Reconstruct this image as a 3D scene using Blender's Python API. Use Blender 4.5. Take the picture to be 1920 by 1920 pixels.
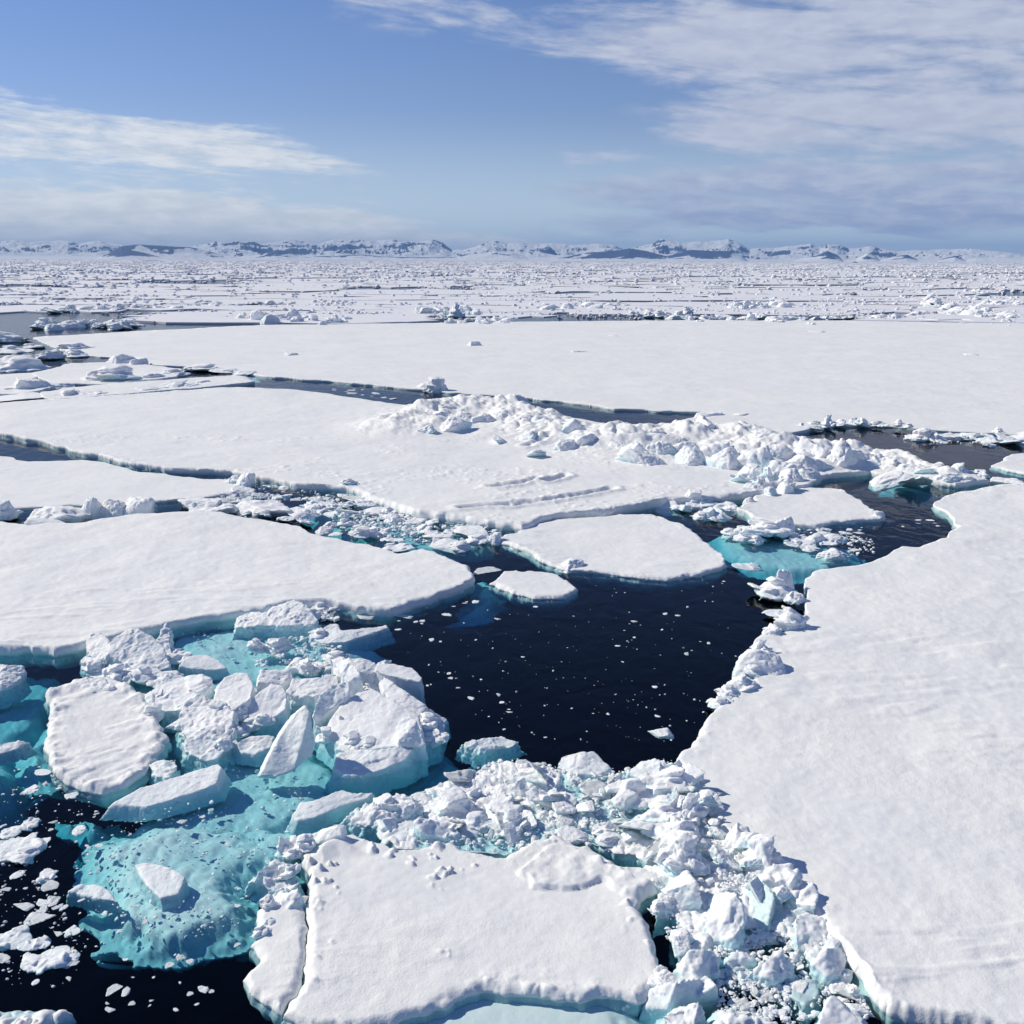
import bpy, bmesh, math, random
import numpy as np
from mathutils import Matrix, Vector

R = math.radians
for _o in list(bpy.data.objects):
    bpy.data.objects.remove(_o)
SC = bpy.context.scene
COL = SC.collection

# ------------------------------------------------------------------ camera
CAM_H = 15.0
F = 1920.0                      # focal length in photograph pixels
HOR = 487.5                     # horizon row at the centre column
PITCH = math.atan((960 - HOR) / F)
ROLL = math.atan(6.5 / 1920.0)
cd = bpy.data.cameras.new('camera')
cam = bpy.data.objects.new('camera', cd)
COL.objects.link(cam)
cam.location = (0, 0, CAM_H)
CM = (Matrix.Rotation(R(90) - PITCH, 3, 'X') @ Matrix.Rotation(ROLL, 3, 'Z'))
cam.rotation_euler = CM.to_euler()
cd.sensor_width = 36
cd.lens = 36 * F / 1920
cd.clip_start = 0.5
cd.clip_end = 150000
SC.camera = cam
CMN = np.array(CM)

def rays(u, v):
    u = np.asarray(u, float); v = np.asarray(v, float)
    d = np.stack([(u - 960) / F, -(v - 960) / F, -np.ones_like(u)], -1)
    return d @ CMN.T

def P(u, v, z=0.0):
    """pixel of the photograph -> point of the horizontal plane at height z"""
    d = rays(u, v)
    t = (z - CAM_H) / d[..., 2]
    return np.stack([d[..., 0] * t, d[..., 1] * t, np.zeros_like(t) + z], -1)

def mpp(u, v):
    """metres per photograph pixel at that ground point"""
    p = P(u, v)
    return float(np.linalg.norm(p - np.array([0, 0, CAM_H]))) / F

# ------------------------------------------------------------------ sun
SUN_EL = 36.0
SUN_TRAVEL = -24.0     # direction the light travels over the ground, degrees from +X (negative: towards the camera)
ld = bpy.data.lights.new('sun', 'SUN')
ld.energy = 4.3
ld.angle = R(0.53)
ld.color = (1.0, 0.94, 0.79)
sun = bpy.data.objects.new('sun', ld)
COL.objects.link(sun)
tv = Vector((math.cos(R(SUN_TRAVEL)) * math.cos(R(SUN_EL)), math.sin(R(SUN_TRAVEL)) * math.cos(R(SUN_EL)), -math.sin(R(SUN_EL))))
sun.rotation_euler = tv.to_track_quat('-Z', 'Y').to_euler()
SUN_AZ = math.atan2(-tv.x, -tv.y)      # clockwise from +Y

# ------------------------------------------------------------------ world
W = bpy.data.worlds.new('World')
SC.world = W
W.use_nodes = True
nt = W.node_tree
nt.nodes.clear()

class NB:
    """small helper to chain math nodes"""
    def __init__(s, t): s.t = t
    def n(s, ty, **k):
        x = s.t.nodes.new(ty)
        for a, b in k.items(): setattr(x, a, b)
        return x
    def put(s, sock, v):
        if isinstance(v, bpy.types.NodeSocket): s.t.links.new(v, sock)
        else: sock.default_value = v
    def m(s, op, *a, clamp=False):
        x = s.n('ShaderNodeMath', operation=op, use_clamp=clamp)
        for i, v in enumerate(a): s.put(x.inputs[i], v)
        return x.outputs[0]
    def mix(s, f, a, b, dt='RGBA'):
        x = s.n('ShaderNodeMix', data_type=dt)
        s.put(x.inputs[0], f)
        i, j = (6, 7) if dt == 'RGBA' else (2, 3)
        s.put(x.inputs[i], a); s.put(x.inputs[j], b)
        return x.outputs[2 if dt == 'RGBA' else 0]
    def noise(s, vec, scale, detail=4, rough=.5, dist=0.0, dim='3D'):
        x = s.n('ShaderNodeTexNoise', noise_dimensions=dim)
        if vec is not None: s.put(x.inputs['Vector'], vec)
        s.put(x.inputs['Scale'], scale); x.inputs['Detail'].default_value = detail
        x.inputs['Roughness'].default_value = rough; x.inputs['Distortion'].default_value = dist
        return x.outputs['Fac']
    def ss(s, v, a, b, lo=0.0, hi=1.0):
        x = s.n('ShaderNodeMapRange', interpolation_type='SMOOTHSTEP')
        s.put(x.inputs['Value'], v); s.put(x.inputs['From Min'], a); s.put(x.inputs['From Max'], b)
        s.put(x.inputs['To Min'], lo); s.put(x.inputs['To Max'], hi)
        return x.outputs[0]
    def xyz(s, x, y, z=0.0):
        c = s.n('ShaderNodeCombineXYZ')
        for i, v in enumerate((x, y, z)): s.put(c.inputs[i], v)
        return c.outputs[0]

def C4(r, g, b): return (r, g, b, 1.0)

b = NB(nt)
tc = b.n('ShaderNodeTexCoord')
sep = b.n('ShaderNodeSeparateXYZ'); nt.links.new(tc.outputs['Generated'], sep.inputs[0])
dx, dy, dz = sep.outputs
AZ = b.m('MULTIPLY', b.m('ARCTAN2', dx, dy), 180 / math.pi)
EL = b.m('MULTIPLY', b.m('ARCSINE', dz), 180 / math.pi)
sky = b.n('ShaderNodeTexSky', sky_type='NISHITA', sun_disc=False)
sky.sun_elevation = R(SUN_EL); sky.sun_rotation = SUN_AZ
sky.altitude = 15; sky.air_density = 1.0; sky.dust_density = 0.0; sky.ozone_density = 4.0
hs = b.n('ShaderNodeHueSaturation')
hs.inputs['Saturation'].default_value = 1.12
nt.links.new(sky.outputs[0], hs.inputs['Color'])
tint = b.n('ShaderNodeMix', data_type='RGBA', blend_type='MULTIPLY')
tint.inputs[0].default_value = 1.0
nt.links.new(hs.outputs[0], tint.inputs[6]); tint.inputs[7].default_value = C4(.94, .80, .93)
skyc = b.mix(b.m('MULTIPLY', b.m('SUBTRACT', 1.0, b.ss(EL, -1.0, 8.0)), .75), tint.outputs[2], C4(5.9, 8.1, 10.1))

# cloud sheets: soft oriented patches in azimuth / elevation, broken up by stretched noise
wv = b.xyz(b.m('MULTIPLY', AZ, .10), b.m('MULTIPLY', EL, .42), 3.3)
w1 = b.m('SUBTRACT', b.noise(wv, 1.0, 5, .6), .5)
w2 = b.m('SUBTRACT', b.noise(b.xyz(b.m('MULTIPLY', AZ, .10), b.m('MULTIPLY', EL, .42), 9.1), 1.0, 5, .6), .5)
AZw = b.m('ADD', AZ, b.m('MULTIPLY', w1, 14.0))
ELw = b.m('ADD', EL, b.m('MULTIPLY', w2, 3.0))

def azel(u, v):
    d = rays(u, v); d = d / np.linalg.norm(d)
    return math.degrees(math.atan2(d[0], d[1])), math.degrees(math.asin(d[2]))

def patch(u0, v0, u1, v1, half, wgt):
    """patch whose long axis runs from (u0,v0) to (u1,v1); half = half height in pixels"""
    a0, e0 = azel(u0, v0); a1, e1 = azel(u1, v1)
    ca, ce = (a0 + a1) / 2, (e0 + e1) / 2
    ra = math.hypot(a1 - a0, e1 - e0) / 2
    th = math.atan2(e1 - e0, a1 - a0)
    rb = half / F * 180 / math.pi
    da = b.m('SUBTRACT', AZw, ca); de = b.m('SUBTRACT', ELw, ce)
    p = b.m('ADD', b.m('MULTIPLY', da, math.cos(th) / ra), b.m('MULTIPLY', de, math.sin(th) / ra))
    q = b.m('ADD', b.m('MULTIPLY', da, -math.sin(th) / rb), b.m('MULTIPLY', de, math.cos(th) / rb))
    r2 = b.m('ADD', b.m('POWER', b.m('ABSOLUTE', p), 2.5), b.m('MULTIPLY', q, q))
    return b.m('MULTIPLY', b.m('SUBTRACT', 1.0, r2, clamp=True), wgt)

def union(ps):
    o = ps[0]
    for p in ps[1:]: o = b.m('MAXIMUM', o, p)
    return o

left = union([patch(-500, 150, 760, 336, 58, 1.3), patch(-420, 200, 420, 275, 45, 1.1), patch(-200, 178, 270, 200, 22, .35),
              patch(-600, 330, 560, 350, 55, .55),
              patch(-900, 385, 1000, 435, 66, 1.3), patch(-500, 330, 520, 420, 70, 1.0), patch(500, 415, 1400, 450, 26, .5)])
right = union([patch(820, 30, 2500, 60, 95, 1.0), patch(1150, 190, 2500, 190, 95, .95), patch(940, 60, 1400, 130, 60, .6),
               patch(560, 0, 1100, 30, 55, .5), patch(1250, 120, 2400, 130, 110, .75),
               patch(940, 352, 2500, 330, 60, 1.0), patch(1000, 285, 1320, 285, 24, .6), patch(1000, 412, 2500, 385, 38, .9),
               patch(1500, 290, 2600, 300, 100, .55)])
sv = b.xyz(b.m('ADD', b.m('MULTIPLY', AZ, .14), b.m('MULTIPLY', EL, .12)), b.m('ADD', b.m('MULTIPLY', EL, 1.7), b.m('MULTIPLY', AZ, .16)), 0.7)
st = b.noise(sv, 1.0, 9, .66, .35)
st2 = b.noise(b.xyz(b.m('MULTIPLY', AZ, .45), b.m('MULTIPLY', EL, 1.6), 5.0), 1.0, 8, .62, .2)
nz = b.m('ADD', b.m('MULTIPLY', st, .65), b.m('MULTIPLY', st2, .35))
stR = b.noise(b.xyz(b.m('ADD', b.m('MULTIPLY', AZ, .12), b.m('MULTIPLY', EL, .10)), b.m('ADD', b.m('MULTIPLY', EL, .75), b.m('MULTIPLY', AZ, .07)), 4.7), 1.0, 9, .60, .5)
nzR = b.m('ADD', b.m('MULTIPLY', stR, .75), b.m('MULTIPLY', st2, .25))
def cover(field, k, lo, hi, nz=nz):
    return b.m('MULTIPLY', b.ss(b.m('ADD', field, b.m('MULTIPLY', b.m('SUBTRACT', nz, .5), k)), lo, hi), b.ss(field, .0, .35))
covL = cover(b.m('MULTIPLY', left, .62), 3.4, .08, .95)
covR = cover(b.m('MULTIPLY', right, .85), 3.0, .02, .85, nzR)
bank = union([patch(-900, 385, 900, 440, 60, 1.0), patch(-900, 420, 1150, 455, 30, .8)])
covL = b.m('MAXIMUM', covL, b.m('MULTIPLY', cover(bank, 1.5, -.05, .5), 1.0))
# vertical position fades the right sheet to grey-blue low down
lowR = b.ss(ELw, 1.5, 6.5)
colR = b.mix(lowR, C4(.31, .38, .60), C4(.51, .555, .69))
colR = b.mix(b.ss(st2, .35, .7), colR, C4(.61, .65, .76))
colR = b.mix(b.m('MULTIPLY', b.m('SUBTRACT', 1.0, lowR), .4), colR, C4(.31, .38, .60))
colL = b.mix(b.ss(st2, .3, .7), C4(.68, .73, .78), C4(.88, .90, .92))
SKY_K = 0.1
def up(c): # cloud colours are written as seen in the picture; the Background strength is SKY_K
    v = b.n('ShaderNodeVectorMath', operation='SCALE')
    nt.links.new(c, v.inputs[0]); v.inputs['Scale'].default_value = 1 / SKY_K
    return v.outputs[0]
c1 = b.mix(b.m('MULTIPLY', covR, .88), skyc, up(colR))
c2 = b.mix(b.m('MULTIPLY', covL, .88), c1, up(colL))
bg = b.n('ShaderNodeBackground'); bg.inputs[1].default_value = SKY_K
nt.links.new(c2, bg.inputs[0])
wo = b.n('ShaderNodeOutputWorld'); nt.links.new(bg.outputs[0], wo.inputs[0])

# ------------------------------------------------------------------ exposure, render settings
SC.view_settings.view_transform = 'Standard'
SC.view_settings.look = 'None'
SC.view_settings.exposure = 0.0
SC.view_settings.gamma = 1.0
SC.render.engine = 'CYCLES'
cy = SC.cycles
cy.max_bounces = 8; cy.diffuse_bounces = 6; cy.glossy_bounces = 3; cy.transmission_bounces = 3
cy.transparent_max_bounces = 8; cy.volume_bounces = 0
cy.use_denoising = True
cy.caustics_reflective = False; cy.caustics_refractive = False

# ------------------------------------------------------------------ noise
def _h(i, j, k, seed):
    x = (i.astype(np.uint32) * np.uint32(374761393) + j.astype(np.uint32) * np.uint32(668265263)
         + k.astype(np.uint32) * np.uint32(2147483647) + np.uint32((seed * 974634777) & 0xffffffff))
    x = (x ^ (x >> np.uint32(13))) * np.uint32(1274126177)
    x = (x ^ (x >> np.uint32(15))) * np.uint32(2246822519)
    return ((x ^ (x >> np.uint32(16))) & np.uint32(0xffffff)).astype(np.float32) / np.float32(0x7fffff) - 1.0

def vn(p, seed=0):
    p = p.astype(np.float64)
    f0 = np.floor(p); t = (p - f0).astype(np.float32); t = t * t * t * (t * (t * 6 - 15) + 10)
    i = f0.astype(np.int64)
    out = 0
    D = p.shape[-1]
    if D == 2:
        z = np.zeros_like(i[:, 0])
        for a in (0, 1):
            wa = t[:, 0] if a else 1 - t[:, 0]
            for c in (0, 1):
                wc = t[:, 1] if c else 1 - t[:, 1]
                out = out + wa * wc * _h(i[:, 0] + a, i[:, 1] + c, z, seed)
        return out
    for a in (0, 1):
        wa = t[:, 0] if a else 1 - t[:, 0]
        for c in (0, 1):
            wc = t[:, 1] if c else 1 - t[:, 1]
            for e in (0, 1):
                we = t[:, 2] if e else 1 - t[:, 2]
                out = out + wa * wc * we * _h(i[:, 0] + a, i[:, 1] + c, i[:, 2] + e, seed)
    return out

_ROT2 = np.array([[.8, -.6], [.6, .8]])
_ROT3 = np.array([[0.36, 0.48, -0.8], [-0.8, 0.6, 0.0], [0.48, 0.64, 0.6]])
def fbm(p, oc=4, seed=0, gain=.5, lac=2.03, bil=False):
    q = p.copy(); s = 0; a = 1.0; tot = 0
    rot = _ROT2 if p.shape[-1] == 2 else _ROT3
    for o in range(oc):
        n = vn(q, seed + o * 17)
        if bil: n = np.abs(n) * 2 - 1
        s = s + a * n; tot += a
        a *= gain; q = (q @ rot.T) * lac + 7.13
    return s / tot

def facets(p, seed=0, tilt=.5, step=.12):
    """piecewise planar noise: broken-face look"""
    f0 = np.floor(p).astype(np.int64); best = np.full(len(p), 1e9); out = np.zeros(len(p))
    for i in (-1, 0, 1):
        for j in (-1, 0, 1):
            for k in (-1, 0, 1):
                ci, cj, ck = f0[:, 0] + i, f0[:, 1] + j, f0[:, 2] + k
                r = [_h(ci, cj, ck, seed + q) for q in range(7)]
                dv = np.stack([p[:, 0] - (ci + .5 + .45 * r[0]), p[:, 1] - (cj + .5 + .45 * r[1]), p[:, 2] - (ck + .5 + .45 * r[2])], -1)
                dd = (dv ** 2).sum(1)
                val = tilt * (dv[:, 0] * r[3] + dv[:, 1] * r[4] + dv[:, 2] * r[5]) + step * r[6]
                m = dd < best
                best = np.where(m, dd, best); out = np.where(m, val, out)
    return out

def sstep(x, a, c):
    t = np.clip((x - a) / (c - a), 0, 1)
    return t * t * (3 - 2 * t)

def sdf(px, py, poly):
    """signed distance, positive inside"""
    poly = np.asarray(poly, float)
    d2 = np.full(px.shape, 1e18); ins = np.zeros(px.shape, bool)
    n = len(poly)
    for i in range(n):
        ax, ay = poly[i]; bx, by = poly[(i + 1) % n]
        ex, ey = bx - ax, by - ay
        L = ex * ex + ey * ey + 1e-12
        t = np.clip(((px - ax) * ex + (py - ay) * ey) / L, 0, 1)
        qx = px - ax - t * ex; qy = py - ay - t * ey
        d2 = np.minimum(d2, qx * qx + qy * qy)
        c = ((ay > py) != (by > py))
        with np.errstate(divide='ignore', invalid='ignore'):
            xi = (bx - ax) * (py - ay) / (by - ay + 1e-18) + ax
        ins ^= c & (px < xi)
    d = np.sqrt(d2)
    return np.where(ins, d, -d)

# ------------------------------------------------------------------ mesh and tag helpers
def mk_mesh(name, V, Fc, ice=None, smooth=True):
    V = np.asarray(V, np.float32); Fc = np.asarray(Fc, np.int32)
    me = bpy.data.meshes.new(name)
    nf, k = Fc.shape
    me.vertices.add(len(V)); me.vertices.foreach_set('co', V.ravel())
    me.loops.add(nf * k); me.loops.foreach_set('vertex_index', Fc.ravel())
    me.polygons.add(nf)
    me.polygons.foreach_set('loop_start', np.arange(0, nf * k, k, dtype=np.int32))
    me.polygons.foreach_set('use_smooth', np.full(nf, smooth, bool))
    me.update(calc_edges=True)
    if ice is not None: add_ice(me, ice)
    return me

def add_ice(me, ice):
    at = me.attributes.new('ice', 'FLOAT', 'POINT')
    at.data.foreach_set('value', np.asarray(ice, np.float32))

def tag(o, label=None, cat=None, group=None, kind=None):
    if label: o['label'] = label
    if cat: o['category'] = cat
    if group: o['group'] = group
    if kind: o['kind'] = kind
    return o

def link(name, me, mat, label=None, cat=None, group=None, kind=None, parent=None):
    o = bpy.data.objects.new(name, me); COL.objects.link(o)
    if mat is not None and not me.materials: me.materials.append(mat)
    if parent is not None: o.parent = parent
    return tag(o, label, cat, group, kind)

# ------------------------------------------------------------------ materials
def new_mat(name):
    m = bpy.data.materials.new(name); m.use_nodes = True
    m.node_tree.nodes.clear()
    return m, NB(m.node_tree)

def snow_material(name, snow, ice_col, grain=1.0, coarse=1.0, rough=.75, sss=0.0):
    m, q = new_mat(name)
    geo = q.n('ShaderNodeNewGeometry')
    pos = geo.outputs['Position']
    at = q.n('ShaderNodeAttribute', attribute_name='ice')
    ice = at.outputs['Fac']
    n1 = q.noise(pos, .35, 4, .6)
    n2 = q.noise(pos, 3.2, 6, .62)
    n3 = q.noise(pos, 17.0, 5, .6)
    n4 = q.noise(pos, 55.0, 3, .6)
    n0 = q.noise(pos, .11, 5, .65, .8)
    col = q.mix(q.ss(n0, .35, .65), C4(snow[0] * .90, snow[1] * .92, snow[2] * .95), C4(*snow))
    col = q.mix(q.ss(n1, .3, .72, .0, .6), col, C4(*snow))
    col = q.mix(q.ss(n2, .42, .62, .0, .5), col, C4(*[c * 1.03 for c in snow]))
    icv = q.mix(n2, C4(*[c * .8 for c in ice_col]), C4(*[min(.95, c * 1.15) for c in ice_col]))
    icf = q.m('MULTIPLY', ice, q.ss(q.m('ADD', n2, q.m('MULTIPLY', ice, .6)), .45, .85), clamp=True)
    col = q.mix(icf, col, icv)
    p = q.n('ShaderNodeBsdfPrincipled')
    q.put(p.inputs['Base Color'], col)
    q.put(p.inputs['Roughness'], q.mix(icf, rough, .32, 'FLOAT'))
    p.inputs['Specular IOR Level'].default_value = .25
    if sss:
        p.inputs['Subsurface Weight'].default_value = sss
        p.inputs['Subsurface Radius'].default_value = (.03, .055, .075)
        p.inputs['Subsurface Scale'].default_value = 1.0
    hgt = q.m('ADD', q.m('MULTIPLY', n2, .045 * coarse), q.m('ADD', q.m('MULTIPLY', n3, .016 * grain), q.m('MULTIPLY', n4, .004 * grain)))
    hgt = q.m('MULTIPLY', hgt, q.ss(n0, .32, .66, .35, 1.35))
    bp = q.n('ShaderNodeBump'); bp.inputs['Strength'].default_value = .8; bp.inputs['Distance'].default_value = 1.0
    q.put(bp.inputs['Height'], hgt)
    q.t.links.new(bp.outputs[0], p.inputs['Normal'])
    o = q.n('ShaderNodeOutputMaterial'); q.t.links.new(p.outputs[0], o.inputs[0])
    return m

SNOW = (.88, .87, .85)
M_FLOE = snow_material('floe_snow', SNOW, (.42, .66, .70), .8, .55)
M_BLOCK = snow_material('block_snow', (.92, .915, .91), (.58, .80, .86), 1.0, 1.0, .7, .22)
M_CRUMB = snow_material('crumb_snow', (.90, .90, .90), (.58, .80, .86), .8, .8, .7)
M_GLASSY = snow_material('glassy_ice', (.62, .76, .78), (.42, .66, .68), .8, .8, .4)
M_SUB = snow_material('submerged_ice', (.86, .89, .88), (.80, .88, .88), .3, .5, .8)
M_FAR = snow_material('far_snow', (.83, .82, .84), (.40, .50, .56), 0.2, .6)
M_CREAM = snow_material('small_brash', (.72, .74, .74), (.50, .62, .64), 1.0, 1.0, .5)

def water_material():
    m, q = new_mat('sea_water')
    geo = q.n('ShaderNodeNewGeometry')
    mp = q.n('ShaderNodeMapping'); mp.inputs['Scale'].default_value = (1, .7, 1)
    q.t.links.new(geo.outputs['Position'], mp.inputs[0])
    a = q.noise(mp.outputs[0], .9, 3, .5, .6); c = q.noise(mp.outputs[0], 5.0, 3, .55, .4)
    h = q.m('ADD', q.m('MULTIPLY', a, .06), q.m('MULTIPLY', c, .0006))
    bp = q.n('ShaderNodeBump'); bp.inputs['Strength'].default_value = .6; bp.inputs['Distance'].default_value = 1
    q.put(bp.inputs['Height'], h)
    fr = q.n('ShaderNodeFresnel')
    q.put(fr.inputs['IOR'], q.mix(geo.outputs['Backfacing'], 1.26, 1 / 1.26, 'FLOAT'))
    q.t.links.new(bp.outputs[0], fr.inputs['Normal'])
    gl = q.n('ShaderNodeBsdfGlossy'); gl.inputs['Roughness'].default_value = .03
    q.t.links.new(bp.outputs[0], gl.inputs['Normal'])
    gl.inputs['Color'].default_value = C4(.72, .72, .76)
    tr = q.n('ShaderNodeBsdfTransparent')
    mx = q.n('ShaderNodeMixShader')
    q.t.links.new(fr.outputs[0], mx.inputs[0]); q.t.links.new(tr.outputs[0], mx.inputs[1]); q.t.links.new(gl.outputs[0], mx.inputs[2])
    va = q.n('ShaderNodeVolumeAbsorption')
    va.inputs['Color'].default_value = C4(.36, .79, .85)
    va.inputs['Density'].default_value = .95
    o = q.n('ShaderNodeOutputMaterial')
    q.t.links.new(mx.outputs[0], o.inputs['Surface']); q.t.links.new(va.outputs[0], o.inputs['Volume'])
    return m
M_WATER = water_material()

def plain(name, col, rough=.6):
    m, q = new_mat(name)
    geo = q.n('ShaderNodeNewGeometry')
    n = q.noise(geo.outputs['Position'], .8, 4, .6)
    p = q.n('ShaderNodeBsdfPrincipled')
    q.put(p.inputs['Base Color'], q.mix(n, C4(*[c * .85 for c in col]), C4(*[min(1, c * 1.1) for c in col])))
    p.inputs['Roughness'].default_value = rough
    o = q.n('ShaderNodeOutputMaterial'); q.t.links.new(p.outputs[0], o.inputs[0])
    return m

# ------------------------------------------------------------------ setting: sea and sea bed
def box_mesh(name, x0, x1, y0, y1, z0, z1):
    V = [(x, y, z) for z in (z0, z1) for y in (y0, y1) for x in (x0, x1)]
    Fc = [(0, 2, 3, 1), (4, 5, 7, 6), (0, 1, 5, 4), (2, 6, 7, 3), (0, 4, 6, 2), (1, 3, 7, 5)]
    return mk_mesh(name, V, Fc, smooth=False)
link('sea_water', box_mesh('sea_water', -40000, 40000, -2000, 42000, -12, 0.0), M_WATER, kind='structure')
link('sea_bed', box_mesh('sea_bed', -40100, 40100, -2100, 42100, -14, -12.2), plain('sea_bed_rock', (.01, .012, .015)), kind='structure')

# ------------------------------------------------------------------ mountains
def mountain_material():
    m, q = new_mat('mountain_rock_and_snow')
    geo = q.n('ShaderNodeNewGeometry')
    at = q.n('ShaderNodeAttribute', attribute_name='rock')
    n = q.noise(geo.outputs['Position'], .0013, 7, .62)
    mp = q.n('ShaderNodeMapping'); mp.inputs['Scale'].default_value = (1, .3, .25)
    q.t.links.new(geo.outputs['Position'], mp.inputs[0])
    n2 = q.noise(mp.outputs[0], .0075, 6, .7)
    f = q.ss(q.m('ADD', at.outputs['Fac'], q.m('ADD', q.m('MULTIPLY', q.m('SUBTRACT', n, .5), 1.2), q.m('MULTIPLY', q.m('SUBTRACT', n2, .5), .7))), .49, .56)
    col = q.mix(f, C4(.88, .88, .88), C4(.035, .055, .14))  # snow white, dark rock; the rock's blue tint imitates haze of distant air
    p = q.n('ShaderNodeBsdfPrincipled'); q.put(p.inputs['Base Color'], col); p.inputs['Roughness'].default_value = .9
    bp = q.n('ShaderNodeBump'); bp.inputs['Distance'].default_value = 40; bp.inputs['Strength'].default_value = .6
    q.put(bp.inputs['Height'], n2); q.t.links.new(bp.outputs[0], p.inputs['Normal'])
    o = q.n('ShaderNodeOutputMaterial'); q.t.links.new(p.outputs[0], o.inputs[0])
    return m

SKYLINE = [(-700,462),(-500,455),(-300,458),(-100,453),(0,452),(30,450),(60,455),(80,453),(110,451),(130,452),(150,458),(170,455),(190,453),(215,456),(240,461),(300,463),(360,462),(400,456),(410,453),(430,456),(445,453),(470,452),(490,456),(520,455),(550,450),(575,452),(600,456),(620,449),(640,450),(680,451),(720,450),(760,451),(790,452),(810,450),(830,456),(848,468),(870,469),(895,462),(910,455),(930,453),(950,458),(975,455),(1000,460),(1020,457),(1050,458),(1080,460),(1100,458),(1120,457),(1150,460),(1170,468),(1200,463),(1222,456),(1240,449),(1260,452),(1280,455),(1300,454),(1320,455),(1345,452),(1365,450),(1385,458),(1405,468),(1420,465),(1450,466),(1480,462),(1500,460),(1518,457),(1535,462),(1550,457),(1570,460),(1590,467),(1610,465),(1630,460),(1655,466),(1680,470),(1700,470),(1740,468),(1760,466),(1790,468),(1820,466),(1850,470),(1880,473),(1920,477),(2100,474),(2400,470),(2700,475)]
FRONT = [(-700,480),(-300,470),(-100,478),(0,485),(180,484),(205,474),(230,461),(260,458),(300,460),(330,462),(360,463),(390,470),(420,479),(450,481),(480,478),(520,468),(540,471),(560,477),(620,480),(680,477),(720,481),(800,482),(860,482),(880,477),(900,475),(930,470),(960,472),(990,482),(1060,482),(1090,475),(1130,470),(1160,469),(1180,465),(1210,470),(1250,480),(1275,474),(1285,469),(1300,468),(1330,470),(1370,470),(1390,478),(1402,489),(1485,489),(1530,478),(1550,470),(1570,478),(1582,489),(1605,486),(1625,474),(1640,479),(1650,487),(1680,480),(1700,477),(1722,487),(1760,487),(1790,479),(1812,488),(1830,483),(1870,482),(1920,484),(2200,478),(2700,480)]
def build_mountains():
    naz = 2600
    u = np.linspace(-650, 2650, naz)
    ra = rays(u, np.full(naz, HOR)); az = np.arctan2(ra[:, 0], ra[:, 1])
    def elev(tab):
        t = np.array(tab, float)
        v = np.interp(u, t[:, 0], t[:, 1])
        d = rays(u, v)
        return d[:, 2] / np.hypot(d[:, 0], d[:, 1])
    e_b, e_f = elev(SKYLINE), elev(FRONT)
    rr = np.concatenate([np.linspace(19500, 23400, 34), np.linspace(23500, 31000, 50)])
    A, RR = np.meshgrid(az, rr)
    Eb = np.broadcast_to(e_b, A.shape); Ef = np.broadcast_to(e_f, A.shape)
    X = RR * np.sin(A); Y = RR * np.cos(A)
    p = np.stack([X.ravel(), Y.ravel()], -1)
    rid = (1 - np.abs(fbm(p / 1500, 6, 5, .55))).reshape(A.shape)
    rid2 = (1 - np.abs(fbm(p / 850, 5, 31, .5))).reshape(A.shape)
    sm = fbm(p / 3500, 3, 77).reshape(A.shape)
    # front hills crest about 21.3 km, back peaks crest about 27 km
    rf = 21300 + 500 * sm; rb = 27200 + 1200 * sm
    hf = (Ef * rf + CAM_H) * np.exp(-((RR - rf) / 1000.0) ** 2)
    hb = (Eb * rb + CAM_H) * np.exp(-(np.clip(rb - RR, 0, None) / 2600.0) ** 2) * np.exp(-(np.clip(RR - rb, 0, None) / 2500.0) ** 2)
    hf = np.clip(hf, 0, None); hb = np.clip(hb, 0, None)
    carve_b = sstep(np.abs(RR - rb), 150, 1800)
    hb = hb * (1 - .9 * carve_b * (1 - rid) * 1.5) * (0.70 + .36 * rid2)
    hf = hf * (1 - .5 * (1 - rid2) * sstep(np.abs(RR - rf), 50, 600))
    apron = 40 * sstep(RR, 19600, 22000) * (1 - sstep(u, 700, 1300))[None, :] + 25 * sstep(RR, 20500, 24000)
    edge = sstep(RR, 19550, 20300)
    H = np.maximum(np.maximum(hf * edge, hb * sstep(RR, 22600, 24500)), apron) - 4
    # lowest front row under the sea
    H[0] = -10
    V = np.stack([X, Y, H], -1).reshape(-1, 3)
    nr = len(rr)
    i = (np.arange(nr - 1)[:, None] * naz + np.arange(naz - 1)[None, :]).ravel()
    Fc = np.stack([i, i + 1, i + naz + 1, i + naz], -1)
    gy, gx = np.gradient(H, 100)
    slope_r = np.abs(np.gradient(H, axis=0)) / np.gradient(RR, axis=0)
    slope_a = np.abs(np.gradient(H, axis=1)) / (RR * np.gradient(A, axis=1))
    slope = np.hypot(slope_r, slope_a)
    isf = (hf * edge >= hb * sstep(RR, 22600, 24500)) & (hf > 40)
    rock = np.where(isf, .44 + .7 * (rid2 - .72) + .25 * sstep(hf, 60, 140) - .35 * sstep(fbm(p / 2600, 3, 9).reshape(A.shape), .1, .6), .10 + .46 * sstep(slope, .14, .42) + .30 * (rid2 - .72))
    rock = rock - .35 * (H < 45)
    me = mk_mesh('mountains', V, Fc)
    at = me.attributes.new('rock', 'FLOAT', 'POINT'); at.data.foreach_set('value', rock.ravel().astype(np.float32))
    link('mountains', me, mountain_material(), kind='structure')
build_mountains()

# ------------------------------------------------------------------ haze over the far pack and the coast
mh, q = new_mat('haze_air')
pv = q.n('ShaderNodeVolumePrincipled')
pv.inputs['Color'].default_value = C4(.30, .56, 1.0)
pv.inputs['Density'].default_value = 3.0e-5
pv.inputs['Anisotropy'].default_value = 0.0
o = q.n('ShaderNodeOutputMaterial'); q.t.links.new(pv.outputs[0], o.inputs['Volume'])
link('haze', box_mesh('haze', -40500, 40500, -2500, 42200, -15, 680), mh, kind='stuff')

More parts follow.
